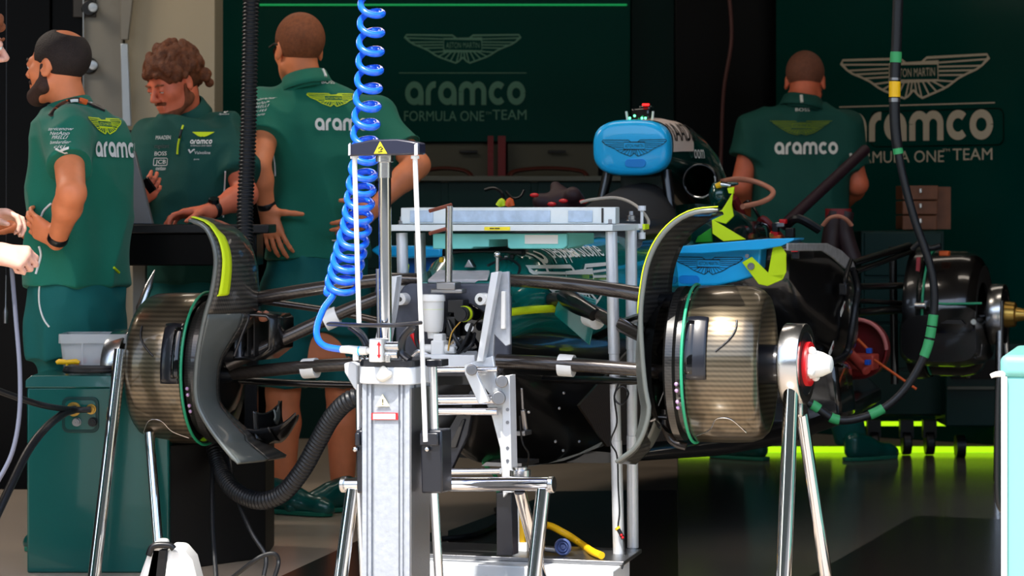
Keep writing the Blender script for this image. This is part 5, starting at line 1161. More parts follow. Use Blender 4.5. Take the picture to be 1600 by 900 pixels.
# ================================================================= far side: benches, cabinets, drawers, chairs
db = 12.3
t = thing('far_bench', P(800, 600, db + .25), 'long dark green bench with a pale edge below the left wall board', 'bench')
za = P(0, 275, db).z; xa, xb = P(420, 0, db).x, P(985, 0, db).x
MB().box(((xa + xb) / 2, db + .15, za - .012), xb - xa, .3, .024).build('bench_top', 'counter_edge', t, bevel=.003)
MB().box(((xa + xb) / 2, db + .165, (za - .03) / 2), xb - xa - .02, .26, za - .03).build('bench_body', 'bench_green', t, bevel=.003)
for i, x in enumerate((560, 700, 840)):
    MB().prism([P(x, 284, db + .044), P(x + 130, 284, db + .044), P(x + 130, 420, db + .044), P(x, 420, db + .044)], V((0, -.012, 0))).build('bench_door', 'bench_green', t, bevel=.003)
for x0, x1, lab in ((652, 738, 'reddish wooden chair back behind the bench, on the left'), (795, 918, 'reddish wooden chair back behind the bench, beside the blue intake cover')):
    t = thing('wooden_chair', P((x0 + x1) / 2, 700, 12.75), lab, 'chair')
    pz = [P(x0, 276, 12.78), P(x0 + 12, 267, 12.8), P((x0 + x1) / 2, 263, 12.82), P(x1 - 12, 267, 12.8), P(x1, 276, 12.78)]
    MB().tube(smoothpath(pz), .02, 10, flat=.5).build('backrest', mat('chair_red%d' % x0, (74, 26, 16), .5), t)
    for x in (x0 + 8, x1 - 8): q = P(x, 276, 12.78); MB().cyl(q, V((q.x, 12.78, 0)), .014).build('leg', 'red_dark', t)
    MB().box(V((P((x0 + x1) / 2, 0, 12.75).x, 12.77, .82)), .3, .17, .04).build('seat', 'red_dark', t, bevel=.01)
for x0, x1 in ((762, 771), (778, 790)):
    single(MB().box(P((x0 + x1) / 2, 250, 12.85), (x1 - x0) / FPX * 12.8, .03, .24).build('red_post', 'red_dark'), 'dark red post between the grey cupboards', 'post', 'dark red posts between the cupboards')
t = thing('drawer_box', P(1440, 360, 11.5), 'small wooden box of three stacked drawers on the far tool cabinet', 'drawer box')
dd = 11.5
for i, (y0, y1) in enumerate(((290, 312), (314, 335), (337, 359))):
    MB().prism([P(1410, y1, dd), P(1466 - i, y1, dd), P(1466 - i, y0, dd), P(1410, y0, dd)], V((0, .2, 0))).build('drawer', 'wood', t, bevel=.003)
    MB().box(P(1438, (y0 + y1) / 2 - 3, dd - .008), .012, .016, .02).build('drawer_pull', 'steel', t, bevel=.002)
MB().box(P(1448, 325, dd + .12), .19, .16, .19).build('carcass', 'wood', t)
for x0, x1, y0, lab in ((1345, 1476, 361, 'dark green tool cabinet under the small wooden drawers'),):
    t = thing('far_tool_cabinet', P((x0 + x1) / 2, 690, 11.6), lab, 'cabinet', 'dark green tool cabinets on castors')
    q0, q1 = P(x0, y0, 11.4), P(x1, 650, 11.4)
    MB().box(((q0.x + q1.x) / 2, 11.55, (q0.z + q1.z) / 2), q1.x - q0.x, .3, q0.z - q1.z).build('cabinet_body', 'bench_green', t, bevel=.006)
    for k in range(4):
        z = q1.z + (q0.z - q1.z) * (k + .5) / 4
        f_ = MB().box(((q0.x + q1.x) / 2, 11.395, z), q1.x - q0.x - .03, .012, (q0.z - q1.z) / 4 - .015).build('cabinet_drawer', 'bench_green', t, bevel=.003)
    for x in (1365, 1416, 1452):
        c = P(x, 0, 11.5); MB().cyl((c.x - .02, 11.5, .058), (c.x + .02, 11.5, .058), .055, n=20).build('castor', 'black_rubber', t, bevel=.006)
        MB().box((c.x, 11.5, .12), .06, .05, .08).build('castor_fork', 'black_plastic', t)
t = thing('far_tool_cabinet', P(1530, 690, 11.5), 'dark green cabinet with open black bays behind the rear hub stand', 'cabinet', 'dark green tool cabinets on castors')
q0, q1 = P(1478, 555, 11.25), P(1640, 700, 11.25)
MB().box(((q0.x + q1.x) / 2, 11.4, (q0.z + .1) / 2 + .05), q1.x - q0.x, .28, q0.z - .1).build('cabinet_body', 'bench_green', t, bevel=.006)
MB().box(((q0.x + q1.x) / 2, 11.25, P(0, 578, 11.2).z), (q1.x - q0.x) * .9, .014, .085).build('dark_bay', 'black_panel', t)
MB().box(((q0.x + q1.x) / 2, 11.24, P(0, 607, 11.2).z), (q1.x - q0.x) * .98, .02, .012).build('shelf_edge', 'counter_edge', t)
for x in (1500, 1590): c = P(x, 0, 11.4); MB().cyl((c.x - .02, 11.4, .05), (c.x + .02, 11.4, .05), .05, n=20).build('castor', 'black_rubber', t)
for x, y, r in ((1507, 567, .012), (1513, 587, .012)): MB().sphere(P(x, y, 11.22), r, 10).build('bolt', 'grey_panel', t)
# things that hang on the back wall
single(MB().tube(smoothpath([P(1138, -20, 12.7), P(1143, 60, 12.7), P(1131, 140, 12.7), P(1127, 230, 12.7), P(1124, 330, 12.7)]), .009, 8).build('wall_cable', mat('cable_pink', (92, 54, 52), .5)), 'reddish cable hanging down the black wall panel', 'cable')
# ================================================================= people
class Frame:
    """head frame: o = point between the ears at eye level, l/f/u = own left, forward, up"""
    def __init__(s, o, f, up=(0, 0, 1), k=1.0):
        s.o = V(o); s.f = V(f).normalized(); s.l = V(up).cross(s.f).normalized(); s.u = s.f.cross(s.l).normalized(); s.k = k
        s.R = M((s.l, s.f, s.u)).transposed()
    def p(s, l, f, u): return s.o + (s.l * l + s.f * f + s.u * u) * s.k
def head(F, h, nb, lid=.006):
    k = h.k
    E = lambda c, r, kk=.02, sub=False, rot=None: F.ell(h.p(*c), [x * k for x in r], (h.R @ rot) if rot is not None else h.R, kk * k, sub)
    Cn = lambda a, b, r0, r1=None, kk=.015, **q: F.cone(h.p(*a), h.p(*b), r0 * k, None if r1 is None else r1 * k, kk * k, **q)
    E((0, -.014, .034), (.074, .095, .082)); E((0, .03, -.035), (.06, .06, .078), .03)
    for q in (-1, 1):
        Cn((q * .05, .0, -.06), (q * .012, .076, -.098), .018, .02, .025); E((q * .042, .056, -.02), (.022, .024, .022), .02)
        E((q * .0745, -.006, -.008), (.009, .019, .031), .006, rot=M.Rotation(q * -.35, 3, 'Z') @ M.Rotation(.2, 3, 'X'))
    E((0, .08, -.102), (.02, .018, .018), .015)
    Cn((-.034, .078, .017), (.034, .078, .017), .012, kk=.014)
    Cn((0, .086, .014), (0, .112, -.026), .007, .0115, .01); 
    for q in (-1, 1):
        E((q * .011, .1, -.033), (.009, .011, .008), .006)
        E((q * .031, .098, .0), (.017, .014, .0095), .008, True); E((q * .031, .081, .0), (.0135, .0135, .012), .002); E((q * .031, .0835, lid), (.015, .0138, .0105), .002)
        E((q * .083, .002, -.004), (.006, .009, .017), .004, True)
    Cn((-.018, .091, -.06), (.018, .091, -.06), .006, kk=.006); Cn((-.015, .09, -.07), (.015, .09, -.07), .0065, kk=.006)
    F.cone(h.p(0, .092 + .012, -.0645) - h.l * .02 * k, h.p(0, .104, -.0645) + h.l * .02 * k, .0025 * k, k=.003, sub=True)
    F.cone(h.p(0, -.022, -.05), nb, .054 * k, .055 * k, .02)
def face_bits(h, par, brow='hair_dark'):
    k = h.k
    for q in (-1, 1):
        e = MB().sphere(h.p(q * .031, .0835, .0), .0118 * k, 16).build('eye', 'white_print', par); MB().sphere(h.p(q * .031, .0905, -.001), .0058 * k, 12).build('iris', 'lens_dark', e)
        MB().tube([h.p(q * .014, .094, .017), h.p(q * .032, .096, .0225), h.p(q * .05, .083, .017)], [.003 * k, .0042 * k, .002 * k], 8).build('eyebrow', brow, par)
def hairfield(h, off=.006, hres=.004):
    F = Field(list(h.o - V((1, 1, 1)) * .16 * h.k), list(h.o + V((1, 1, 1)) * .17 * h.k), hres); k = h.k
    F.ell(h.p(0, -.014, .034), [(a + off) * k for a in (.074, .095, .082)], h.R, 0)
    return F
def hairline(F, h, front=.03, fr=(.1, .1, .085), fc=(0, .125, -.03), nape=-.062, ear=.03):
    k = h.k; F.ell(h.p(*fc), [a * k for a in fr], h.R, .01, True)
    for q in (-1, 1): F.ell(h.p(q * .085, .004, -.012), [.022 * k, ear * k, (ear + .008) * k], h.R, .008, True); F.ell(h.p(q * .08, .05, -.03), [.04 * k, .038 * k, .05 * k], h.R, .01, True)
    F.cut(h.p(0, -.06, nape), -h.u + h.f * .35)
def hand(F, w, d, n, t, curl=(.3, .4, .3), thumb=(.7, .5, .5), k=1.0, spread=.12, tcurl=.3):
    """w wrist, d direction of the hand, n palm side, t thumb side"""
    d = V(d).normalized(); t = V(t); t = (t - d * t.dot(d)).normalized(); n0 = d.cross(t); n = n0 if n0.dot(V(n)) > 0 else -n0
    K = []
    for i, (x, L) in enumerate(((.03, .092), (.0105, .096), (-.0095, .092), (-.028, .084))):
        a = w + t * x * .55 * k + d * .012 * k; b = w + d * L * k + t * x * k; F.cone(a, b, .0155 * k, .0115 * k, .014 * k); K.append(b)
    F.cone(w + d * .02 * k, w + d * .06 * k, .02 * k, .022 * k, .02 * k, flat=n, fs=.7)
    for i, (b, Ls) in enumerate(zip(K, ((.04, .025, .02), (.045, .029, .021), (.041, .027, .02), (.032, .021, .018)))):
        dd = (d + t * (spread * (1.5 - i) * .6)).normalized(); a = b; r = (.0092, .0096, .009, .008)[i] * k; c = 0
        for j, L in enumerate(Ls):
            c += curl[j] * (1 + .08 * i); ddd = (dd * math.cos(c) + n * math.sin(c)).normalized(); e = a + ddd * L * k
            F.cone(a, e, r * (1 - .08 * j), r * (1 - .08 * (j + 1)), .004 * k); a = e
    a = w + t * .022 * k + d * .022 * k; v1 = (t * thumb[0] + d * thumb[1] + n * thumb[2]).normalized(); b = a + v1 * .042 * k; F.cone(a, b, .0145 * k, .0115 * k, .014 * k)
    v2 = (v1 + d * tcurl + n * .25).normalized(); c = b + v2 * .033 * k; F.cone(b, c, .011 * k, .0098 * k, .005 * k); v3 = (v2 + d * tcurl * .6).normalized(); F.cone(c, c + v3 * .026 * k, .0098 * k, .0078 * k, .004 * k)
def arm_(F, s, e, w, k=1.0):
    F.cone(s, e, .052 * k, .042 * k, .02); m = e.lerp(w, .3); F.cone(e, m, .041 * k, .043 * k, .02); F.cone(m, w, .042 * k, .027 * k, .02); F.cone(w, w + (w - e).normalized() * .015, .026 * k, .024 * k, .01)
def box_of(pts, pad):
    a = [min(p[i] for p in pts) - pad - (.14 if i == 1 else 0) for i in range(3)]; b = [max(p[i] for p in pts) + pad + (.14 if i == 1 else 0) for i in range(3)]; return a, b
def watch(par, e, w, m='black_plastic', at=.93, r=.031, face=None):
    c = e.lerp(w, at); d = (w - e).normalized(); o = MB().tube([c - d * .011, c - d * .009, c + d * .009, c + d * .011], [r * .96, r, r, r * .96], 24).build('wristwatch', m, par)
    if face is not None: f = V(face); f = (f - d * f.dot(d)).normalized(); MB().cyl(c + f * (r - .004), c + f * (r + .009), .02, .018).build('watch_face', 'lens_dark', o)
    return o
def drape(name, pts, bvh, r, m, par, flat=1.0, off=.003, n=10):
    out = []
    for x, y in pts:
        d = ray(x, y).normalized(); h = bvh.ray_cast(CAMP, d, 30)
        if h[0] is not None: out.append(h[0] - d * off)
    if len(out) < 2: return None
    return MB().tube(smoothpath(out, 5), r, n, flat=flat, up=(0, 1, 0)).build(name, m, par)
def collar(h, nb, par, m, k=1.0, tilt=None, r=.072, open_=False):
    """stand-up polo collar around the neck base"""
    up = (h.o - nb).normalized(); x = h.l - up * h.l.dot(up); x.normalize(); y = up.cross(x); G = []
    if tilt: x, y = tilt
    for z, rr in ((-.03, r * 1.12), (.0, r * 1.06), (.025, r), (.036, r * .99), (.03, r * 1.08), (.0, r * 1.2), (-.02, r * 1.3)):
        G.append([nb + up * z + (x * math.cos(a) + y * math.sin(a)) * rr * k for a in [2 * math.pi * i / 40 for i in range(40)]])
    return MB().rings(G, False).build('collar', m, par, solid=.003, smooth=60)
def shoe(par, heel, dirn, m='cabinet_green', k=1.0):
    d = V(dirn).normalized(); l = V((-d.y, d.x, 0)); z = V((0, 0, 1)); h = V(heel); h.z = 0
    F = Field(list(h - V((.35, .35, .05))), list(h + V((.35, .35, .2))), .006)
    F.cone(h + z * .05, h + d * .1 + z * .05, .042, .042, .02); F.cone(h + d * .1 + z * .045, h + d * .2 + z * .03, .044, .036, .02); F.cone(h + z * .09, h + d * .07 + z * .075, .04, .036, .02)
    F.cone(h + d * .2 + z * .03, h + d * .225 + z * .026, .036, .03, .02); F.cut(h + z * .012, -z)
    o = F.build('shoe', m, par)
    G = [(x, y) for x, y in [(-.05, 0), (-.04, .03), (0, .042), (.1, .045), (.18, .046), (.23, .034), (.25, 0)]]; G = G + [(x, -y) for x, y in reversed(G[1:-1])]
    MB().prism([h + d * x + l * y + z * .002 for x, y in G], z * .016).build('sole', 'shirt', o, bevel=.004)
    return o
# ---------------------------------------------------------------- balding man in profile
D1 = 8.2
def p1(x, y, d=D1): return P(x, y, d)
def person_base(name_loc, label): return thing('person', name_loc, label, 'person', 'team members in green polo shirts')
t = person_base(V((p1(120, 500).x, D1, 0)), 'balding bearded man in green polo seen from the side, hand on hip, at left')
h = Frame(p1(91, 104), (-.90, .42, .02), k=1.0); nb = p1(112, 172, 8.2); bl = V((-.5, -.866, 0)); bf = V((-.866, .5, 0))
sL, sR = p1(104, 200, 8.06), p1(128, 200, 8.36); eL, wL = p1(112, 302, 7.84), p1(90, 374, 7.96); eR, wR = p1(85, 320, 8.5), p1(45, 360, 8.62)
F = Field(*box_of([h.o + V((0, 0, .16)), sL, sR, eL, wL, wR + V((-.2, 0, 0)), p1(120, 860)], .13), .0052)
head(F, h, nb); arm_(F, sL, eL, wL, 1.02); arm_(F, sR, eR, wR)
hand(F, wL, p1(62, 358, 7.99) - wL, V((.3, 1, 0)), V((0, -.2, .9)), (.25, .55, .5), (.4, .2, .9), .98, .06)
hand(F, wR, p1(12, 352, 8.62) - wR, V((0, 0, -1)), V((0, -1, .3)), (.35, .5, .4))
F.loft([(p1(122, 560), .14, .1), (p1(122, 440), .16, .11), (p1(122, 300), .16, .1), (p1(116, 200), .13, .08), (p1(113, 180), .05, .05)], bl)
for x, d in ((108, 8.18), (138, 8.34)): F.cone(p1(x, 470, d), p1(x - 6, 680, d), .075, .05); F.cone(p1(x - 6, 680, d), V((p1(x, 0, d).x, d, .08)), .05, .035)
body = F.build('body', 'skin', t)
face_bits(h, body)
H_ = hairfield(h, .0055); hairline(H_, h, fc=(0, .118, .03), fr=(.074, .09, .09), nape=-.055, ear=.032); H_.ell(h.p(0, -.048, .122), (.044, .05, .032), h.R, .012, True)
H_.build('hair', 'hair_dark', body)
B = Field(list(h.o - V((.16, .16, .2))), list(h.o + V((.16, .16, .1))), .004)
for q in (-1, 1): B.cone(h.p(q * .05, .004, -.06), h.p(q * .012, .078, -.1), .0205, .0232, .02); B.cone(h.p(q * .064, .016, .0), h.p(q * .054, .014, -.065), .0085, .0195, .015); B.cone(h.p(q * .05, .03, -.062), h.p(q * .02, .08, -.09), .0185, .016, .02)
B.ell(h.p(0, .08, -.103), (.023, .022, .021), h.R, .015); B.cone(h.p(-.026, .085, -.052), h.p(.026, .085, -.052), .008, .008, .01)
B.ell(h.p(0, .1, -.065), (.02, .02, .01), h.R, .004, True); B.build('beard', mat('stubble', (70, 44, 34), .75, bump=.6, bscale=400, var=.4, vscale=90), body)
S = Field(*box_of([sL, sR, p1(45, 455), p1(198, 455), p1(112, 160)], .16), .0075)
S.loft([(p1(121, 446), .196, .132), (p1(122, 400), .194, .134), (p1(125, 330), .19, .13), (p1(127, 260), .2, .128), (p1(124, 215), .205, .122), (p1(119, 190), .18, .11), (p1(114, 172), .11, .085)], bl, k=.03)
S.cone(sL, sL.lerp(eL, .6), .075, .076, .04, capend=True); S.cone(sR, sR.lerp(eR, .6), .07, .074, .04, capend=True)
shirt = S.build('polo_shirt', 'shirt', t, fold=.02, fscale=7)
T = Field(*box_of([p1(48, 430), p1(195, 430), p1(100, 866), p1(160, 866)], .12), .008)
T.loft([(p1(118, 560), .165, .13), (p1(119, 500), .18, .137), (p1(121, 430), .178, .12)], bl, k=.05)
for x, d in ((100, 8.17), (126, 8.34)): T.cone(p1(x + 8, 500, d), p1(x - 2, 690, d), .1, .07, .04); T.cone(p1(x - 2, 690, d), V((p1(x - 2, 0, d).x, d, .05)), .078, .062, .03, capend=True)
tro = T.build('trousers', 'trousers', t, fold=.014, fscale=8)
for x, d in ((98, 8.17), (124, 8.34)): shoe(t, V((p1(x + 38, 0, d).x, d, 0)), bf)
collar(h, nb + V((-.004, 0, -.004)), t, 'shirt', r=.066)
watch(t, eL, wL, at=.97, r=.0325)
bs = bvh_of([shirt]); bt = bvh_of([tro])
def cloth(name, art, m, par, px, py, d, U, dirn, bv, Vv=(0, 0, 1), off=.004):
    hit = bv.ray_cast(CAMP, ray(px, py).normalized(), 30)[0]
    return lay(name, art, m, par, P(px, py, d) if hit is None else hit, U, Vv, bv, dirn, off)
bu = -bl
cloth('winged_badge', wings(.2, .018, True), 'lime', shirt, 163, 197, 8.0, bu, bf, bs)
cloth('sponsor_word', aramco(.25), 'white_print', shirt, 185, 246, 8.0, bu, bf, bs)
su = V((.96, -.28, 0)).normalized(); sdn = V((.3, .95, 0))
for y, w_, s_ in ((202, 'servicenow', .072), (209, 'NetApp', .06), (215.5, 'PIRELLI', .048), (223, 'bombardier', .066), (230, 'citi', .036)):
    cloth('sponsor_word', Art().word(w_, 0, 0, .0105, w=s_, sl=.1), 'white_print', shirt, 92, y + 2, 7.7, su, sdn, bs)
cloth('cat_mark', Art().put(stroke([(-.018, .006), (-.004, 0), (.008, .006), (.02, .01)], .006)).put(stroke([(-.004, 0), (.004, -.006), (.012, -.004)], .004)), 'white_print', shirt, 97, 236, 7.7, su, sdn, bs)
drape('hem_piping', [(80, 318), (68, 330), (62, 346)], bs, .004, 'white_print', shirt); drape('hem_piping', [(61, 385), (64, 398), (60, 414), (56, 428)], bs, .004, 'white_print', shirt)
drape('leg_piping', [(64, 434), (61, 455), (62, 478), (68, 498), (77, 511)], bt, .003, 'white_print', tro)
drape('hem_tag', [(178, 418), (182, 422), (186, 426)], bs, .004, 'lime', shirt)
bc = bvh_of([shirt] + [o for o in t.children if o.name.startswith('collar')])
ly = drape('lanyard', [(80, 181), (92, 167), (106, 159), (122, 156), (138, 160), (152, 166), (163, 171)], bc, .011, 'black_plastic', t, flat=.3, off=.006)
drape('lanyard_band', [(88, 170), (97, 163), (106, 159)], bc, .009, 'orange', ly, flat=.3, off=.011); drape('lanyard_band', [(124, 156.5), (130, 158), (136, 160)], bc, .009, 'orange', ly, flat=.3, off=.011)
drape('lanyard_letters', [(110, 158), (116, 157), (122, 157)], bc, .005, 'white_print', ly, flat=.3, off=.016); drape('lanyard_letters', [(141, 161), (147, 164), (153, 167)], bc, .005, 'white_print', ly, flat=.3, off=.013)
drape('collar_tab', [(130, 141), (132, 148), (133, 153)], bc, .004, 'white_print', t, off=.004)
# ---------------------------------------------------------------- curly haired man at the counter
D2 = 9.2
def p2(x, y, d=D2): return P(x, y, d)
t = person_base(V((p2(292, 0).x, D2 + .05, 0)), 'curly haired man with ginger beard in green polo looking down at a phone')
h = Frame(p2(272, 127), (-.62, -.62, -.40), k=1.02); nb = p2(290, 190, 9.27); bf = V((-.3, -.95, 0)).normalized(); bl = V((-bf.y, bf.x, 0))
sL, sR = p2(352, 205, 9.22), p2(238, 214, 9.26); eL, wL = p2(384, 304, 9.05), p2(328, 330, 8.9); eR, wR = p2(205, 322, 9.15), p2(214, 316, 9.06)
F = Field(*box_of([h.o + V((0, 0, .16)), sL, sR, eL, wL + V((-.2, 0, 0)), wR, p2(290, 810)], .13), .0054)
head(F, h, nb, .001); arm_(F, sL, eL, wL); arm_(F, sR, eR, wR)
hand(F, wL, p2(285, 334, 8.88) - wL, V((0, -.2, -1)), V((-.2, -1, .2)), (.25, .6, .5), (.6, .6, .4))
hand(F, wR, V((.5, -.5, .4)), V((.3, -.2, .8)), V((-.5, -.4, .6)), (.7, .8, .6), (.6, .6, .4), .92)
F.loft([(p2(290, 480), .15, .1), (p2(290, 330), .16, .1), (p2(292, 212), .13, .07), (p2(291, 192), .05, .05)], bl)
for q in (-1, 1): F.cone(p2(290 + q * 35, 480), V((p2(290 + q * 36, 0).x, D2, .09)), .075, .04)
body = F.build('body', 'skin_red', t); face_bits(h, body, 'hair_ginger')
H_ = hairfield(h, .012, .0045); r_ = random.Random(7)
hairline(H_, h, fc=(0, .13, -.02), fr=(.09, .09, .08), nape=-.05, ear=.028)
for i in range(190):
    a = r_.uniform(0, 2 * math.pi); z = r_.uniform(-.15, 1); q = math.sqrt(1 - z * z); l_, f_, u_ = q * math.cos(a) * .085, q * math.sin(a) * .105 - .014, z * .098 + .034
    if (f_ > .055 and u_ < .05) or (abs(l_) > .05 and f_ > -.03 and u_ < .02): continue
    rr = r_.uniform(.009, .017); H_.ell(h.p(l_, f_, u_), (rr, rr, rr * 1.3), None, .004)
for i in range(22): H_.ell(h.p(r_.uniform(-.06, .06), -.09 + r_.uniform(-.02, .01), r_.uniform(-.055, .02)), (r_.uniform(.012, .019),) * 3, None, .006)
H_.build('hair', 'hair_brown', body, smooth=1)
B = Field(list(h.o - V((.18, .18, .2))), list(h.o + V((.18, .18, .1))), .004)
for q in (-1, 1): B.cone(h.p(q * .052, .0, -.06), h.p(q * .012, .08, -.104), .021, .026, .02); B.cone(h.p(q * .068, .008, -.012), h.p(q * .055, .012, -.07), .007, .018, .01)
B.ell(h.p(0, .082, -.108), (.028, .024, .026), h.R, .015); B.cone(h.p(-.024, .088, -.05), h.p(.024, .088, -.05), .0075, .0075, .01); B.ell(h.p(0, .102, -.065), (.018, .02, .009), h.R, .004, True); B.build('beard', 'beard_ginger', body)
S = Field(*box_of([sL, sR, p2(225, 430), p2(370, 430), p2(290, 175)], .17), .0075)
S.loft([(p2(293, 440), .185, .12), (p2(293, 350), .182, .12), (p2(292, 270), .19, .122), (p2(294, 225), .19, .115), (p2(294, 200), .165, .1), (p2(293, 180), .1, .085)], bl, k=.03)
S.cone(sL, sL.lerp(eL, .72), .073, .08, .04, capend=True); S.cone(sR, sR.lerp(eR, .7), .07, .076, .04, capend=True)
shirt = S.build('polo_shirt', 'shirt_shaded', t, fold=.02, fscale=7); bs = bvh_of([shirt])
T = Field(*box_of([p2(240, 420), p2(345, 420), p2(250, 830), p2(330, 830)], .1), .009); T.loft([(p2(292, 500), .165, .12), (p2(292, 425), .17, .11)], bl, k=.04)
for q in (-1, 1): T.cone(p2(292 + q * 36, 490), V((p2(290 + q * 38, 0).x, D2, .05)), .095, .065, .03, capend=True); 
T.build('trousers', 'trousers', t)
for q in (-1, 1): shoe(t, V((p2(290 + q * 38, 0).x, D2 + .03, 0)), bf)
collar(h, nb + V((0, 0, .03)), t, 'shirt_shaded', r=.072); watch(t, eL, wL, at=.9, r=.033, face=V((0, -.6, 1)))
cu = bl; cdn = -bf
def chest(art, x, y, m='white_print'): return cloth('sponsor_word', art, m, shirt, x, y, 8.8, cu, cdn, bs)
for wd, x, y, w_ in (('MAADEN', 256, 218, .062), ('cognizant', 254, 231, .062), ('BOSS', 252, 243, .05), ('JCB', 252, 256, .042), ('coinbase', 252, 266, .04)): chest(Art().word(wd, 0, 0, .014, w=w_, sl=.05), x, y, 'white_print' if wd != 'cognizant' else 'steel_dull')
chest(Art().put(stroke([(p[0], p[1]) for p in rrect(.056, .026, .004)], .002, True)), 252, 253)
chest(wings(.075, .03, False, True), 318, 210, 'lime'); chest(aramco(.075), 315, 225); chest(Art().word('FORMULA ONE TEAM', 0, 0, .005, w=.07), 315, 229); chest(Art().word('Valvoline', 0, 0, .011, w=.055), 317, 241)
chest(Art().put(stroke([(-.01, .008), (-.003, -.004), (.003, .004), (.01, .008)], .005)), 300, 237); chest(Art().word('puma', 0, 0, .006, w=.018), 308, 250); chest(Art().word('Alpinestars', 0, 0, .007, w=.04), 350, 180); chest(Art().put(stroke(arc(0, 0, .006, .006, 0, 360, 12), .004)), 355, 174)
drape('zip', [(286, 196), (283, 206), (280, 218), (278, 228), (277, 241)], bs, .0035, 'lime', shirt); drape('zip_pull', [(284, 202), (281, 212), (280, 216)], bs, .004, 'black_plastic', shirt, off=.006)
drape('side_piping', [(352, 268), (351, 290), (350, 310), (349, 340)], bs, .003, 'white_print', shirt)
o = MB().prism([p2(220, 284, 8.98), p2(229, 278, 8.93), p2(243, 297, 8.89), p2(234, 304, 8.95)], V((.004, .006, .006))).build('phone', 'lens_dark', bevel=.002); prop(o, 'dark phone in the curly haired man\'s right hand', 'phone')
# ---------------------------------------------------------------- tall man from behind, hands on hips
D3 = 9.4
def p3(x, y, d=D3): return P(x, y, d)
t = person_base(V((p3(495, 0).x, D3, 0)), 'red haired man in green polo and shorts seen from behind, hands on hips')
h = Frame(p3(467, 77), (-.42, .9, -.03), k=1.09); nb = p3(478, 128, 9.38); bf = V((-.2, .98, 0)).normalized(); bl = V((-bf.y, bf.x, 0))
sL, sR = p3(424, 168, 9.38), p3(592, 182, 9.42); eL, wL = p3(402, 262, 9.2), p3(417, 324, 9.25); eR, wR = p3(652, 258, 9.3), p3(588, 322, 9.24)
F = Field(*box_of([h.o + V((0, 0, .16)), sL, sR, eL, eR, wL, wR, p3(490, 815)], .14), .0054)
head(F, h, nb); arm_(F, sL, eL, wL, 1.08); arm_(F, sR, eR, wR, 1.08)
hand(F, wL, V((.25, -.1, -1)), V((1, .3, .1)), V((1, -.3, .75)), (.15, .3, .3), (1.0, .35, .0), 1.05, .2, 0)
hand(F, wR, p3(560, 346, 9.2) - wR, V((0, 1, 0)), V((0, -.2, .9)), (.3, .4, .3), (.6, .5, .4), 1.05)
F.loft([(p3(498, 560), .15, .1), (p3(500, 420), .17, .11), (p3(503, 300), .17, .1), (p3(505, 185), .15, .08), (p3(488, 152), .05, .05)], bl)
LEG = []
for x0, x1, x2, dd in ((452, 442, 443, 9.35), (528, 536, 535, 9.42)):
    a, kn, an = p3(x0, 480, dd), p3(x1, 612, dd), p3(x2, 772, dd); LEG.append((a, kn, an)); F.cone(a, kn, .095, .062, .03); F.cone(kn, kn.lerp(an, .3), .058, .064, .02); F.cone(kn.lerp(an, .3), an, .062, .04, .02); F.cone(an, an - V((0, 0, .06)), .04, .04, .02)
body = F.build('body', 'skin', t); face_bits(h, body, 'hair_ginger')
H_ = hairfield(h, .007); hairline(H_, h, fc=(0, .13, -.01), fr=(.1, .09, .07), nape=-.05, ear=.034); H_.build('hair', 'hair_ginger', body)
gl = MB().tube([h.p(.079, -.012, .012), h.p(.08, .02, .018), h.p(.074, .085, .012)], [.003, .004, .004], 8).build('sunglasses', 'black_plastic', t)
for q in (-1, 1): MB().tube([h.p(q * .031, .108, .0), h.p(q * .031, .113, .0)], [.024, .02], 16).build('lens', 'lens_dark', gl)
S = Field(*box_of([sL, sR, p3(400, 420), p3(600, 420), p3(480, 110), eR], .17), .0075)
S.loft([(p3(497, 404), .188, .13), (p3(499, 360), .183, .13), (p3(503, 300), .18, .128), (p3(507, 240), .2, .128), (p3(507, 195), .225, .12), (p3(503, 165), .205, .105), (p3(492, 142), .14, .09), (p3(482, 126), .1, .08)], bl, k=.03)
S.cone(sL, sL.lerp(eL, .55), .085, .083, .05, capend=True); S.cone(sR, sR.lerp(eR, .72), .085, .078, .05, capend=True)
shirt = S.build('polo_shirt', 'shirt', t, fold=.02, fscale=6); bs = bvh_of([shirt])
T = Field(*box_of([p3(410, 395), p3(590, 395), p3(430, 640), p3(560, 640)], .12), .008); T.loft([(p3(493, 520), .175, .135), (p3(494, 450), .185, .14), (p3(497, 398), .178, .12)], bl, k=.04)
for a, kn, an in LEG: T.cone(a + V((0, 0, .03)), kn + V((0, 0, .02)), .112, .092, .04, capend=True)
T.build('shorts', 'trousers', t, fold=.014, fscale=8)
for (a, kn, an), dv in zip(LEG, ((.65, .75, 0), (-.45, .9, 0))):
    dd = V(dv).normalized(); hh = V((an.x, an.y, 0)) - dd * .04; shoe(t, hh, V((.85, -.5, 0)) if an.x < p3(480, 0).x else V((-.8, -.55, 0)))
    MB().cyl(an - V((0, 0, .045)), an + V((0, 0, .012)), .046, .043).build('sock', 'cabinet_green', t)
collar(h, nb + V((0, 0, -.005)), t, 'shirt', r=.075); watch(t, eL, wL, at=.95, r=.034)
bc = bvh_of([shirt] + [o for o in t.children if o.name.startswith('collar')])
cloth('winged_badge', wings(.19, .018), 'lime', shirt, 521, 156, 9.1, -bl, bf, bs); cloth('sponsor_word', aramco(.228), 'white_print', shirt, 541, 204, 9.1, -bl, bf, bs); cloth('sponsor_word', Art().word('BOSS', 0, 0, .012, w=.05), 'white_print', shirt, 513, 131, 9.1, -bl, bf, bs)
drape('collar_tab', [(504, 108), (507, 114), (509, 120)], bc, .006, 'white_print', t, off=.004)
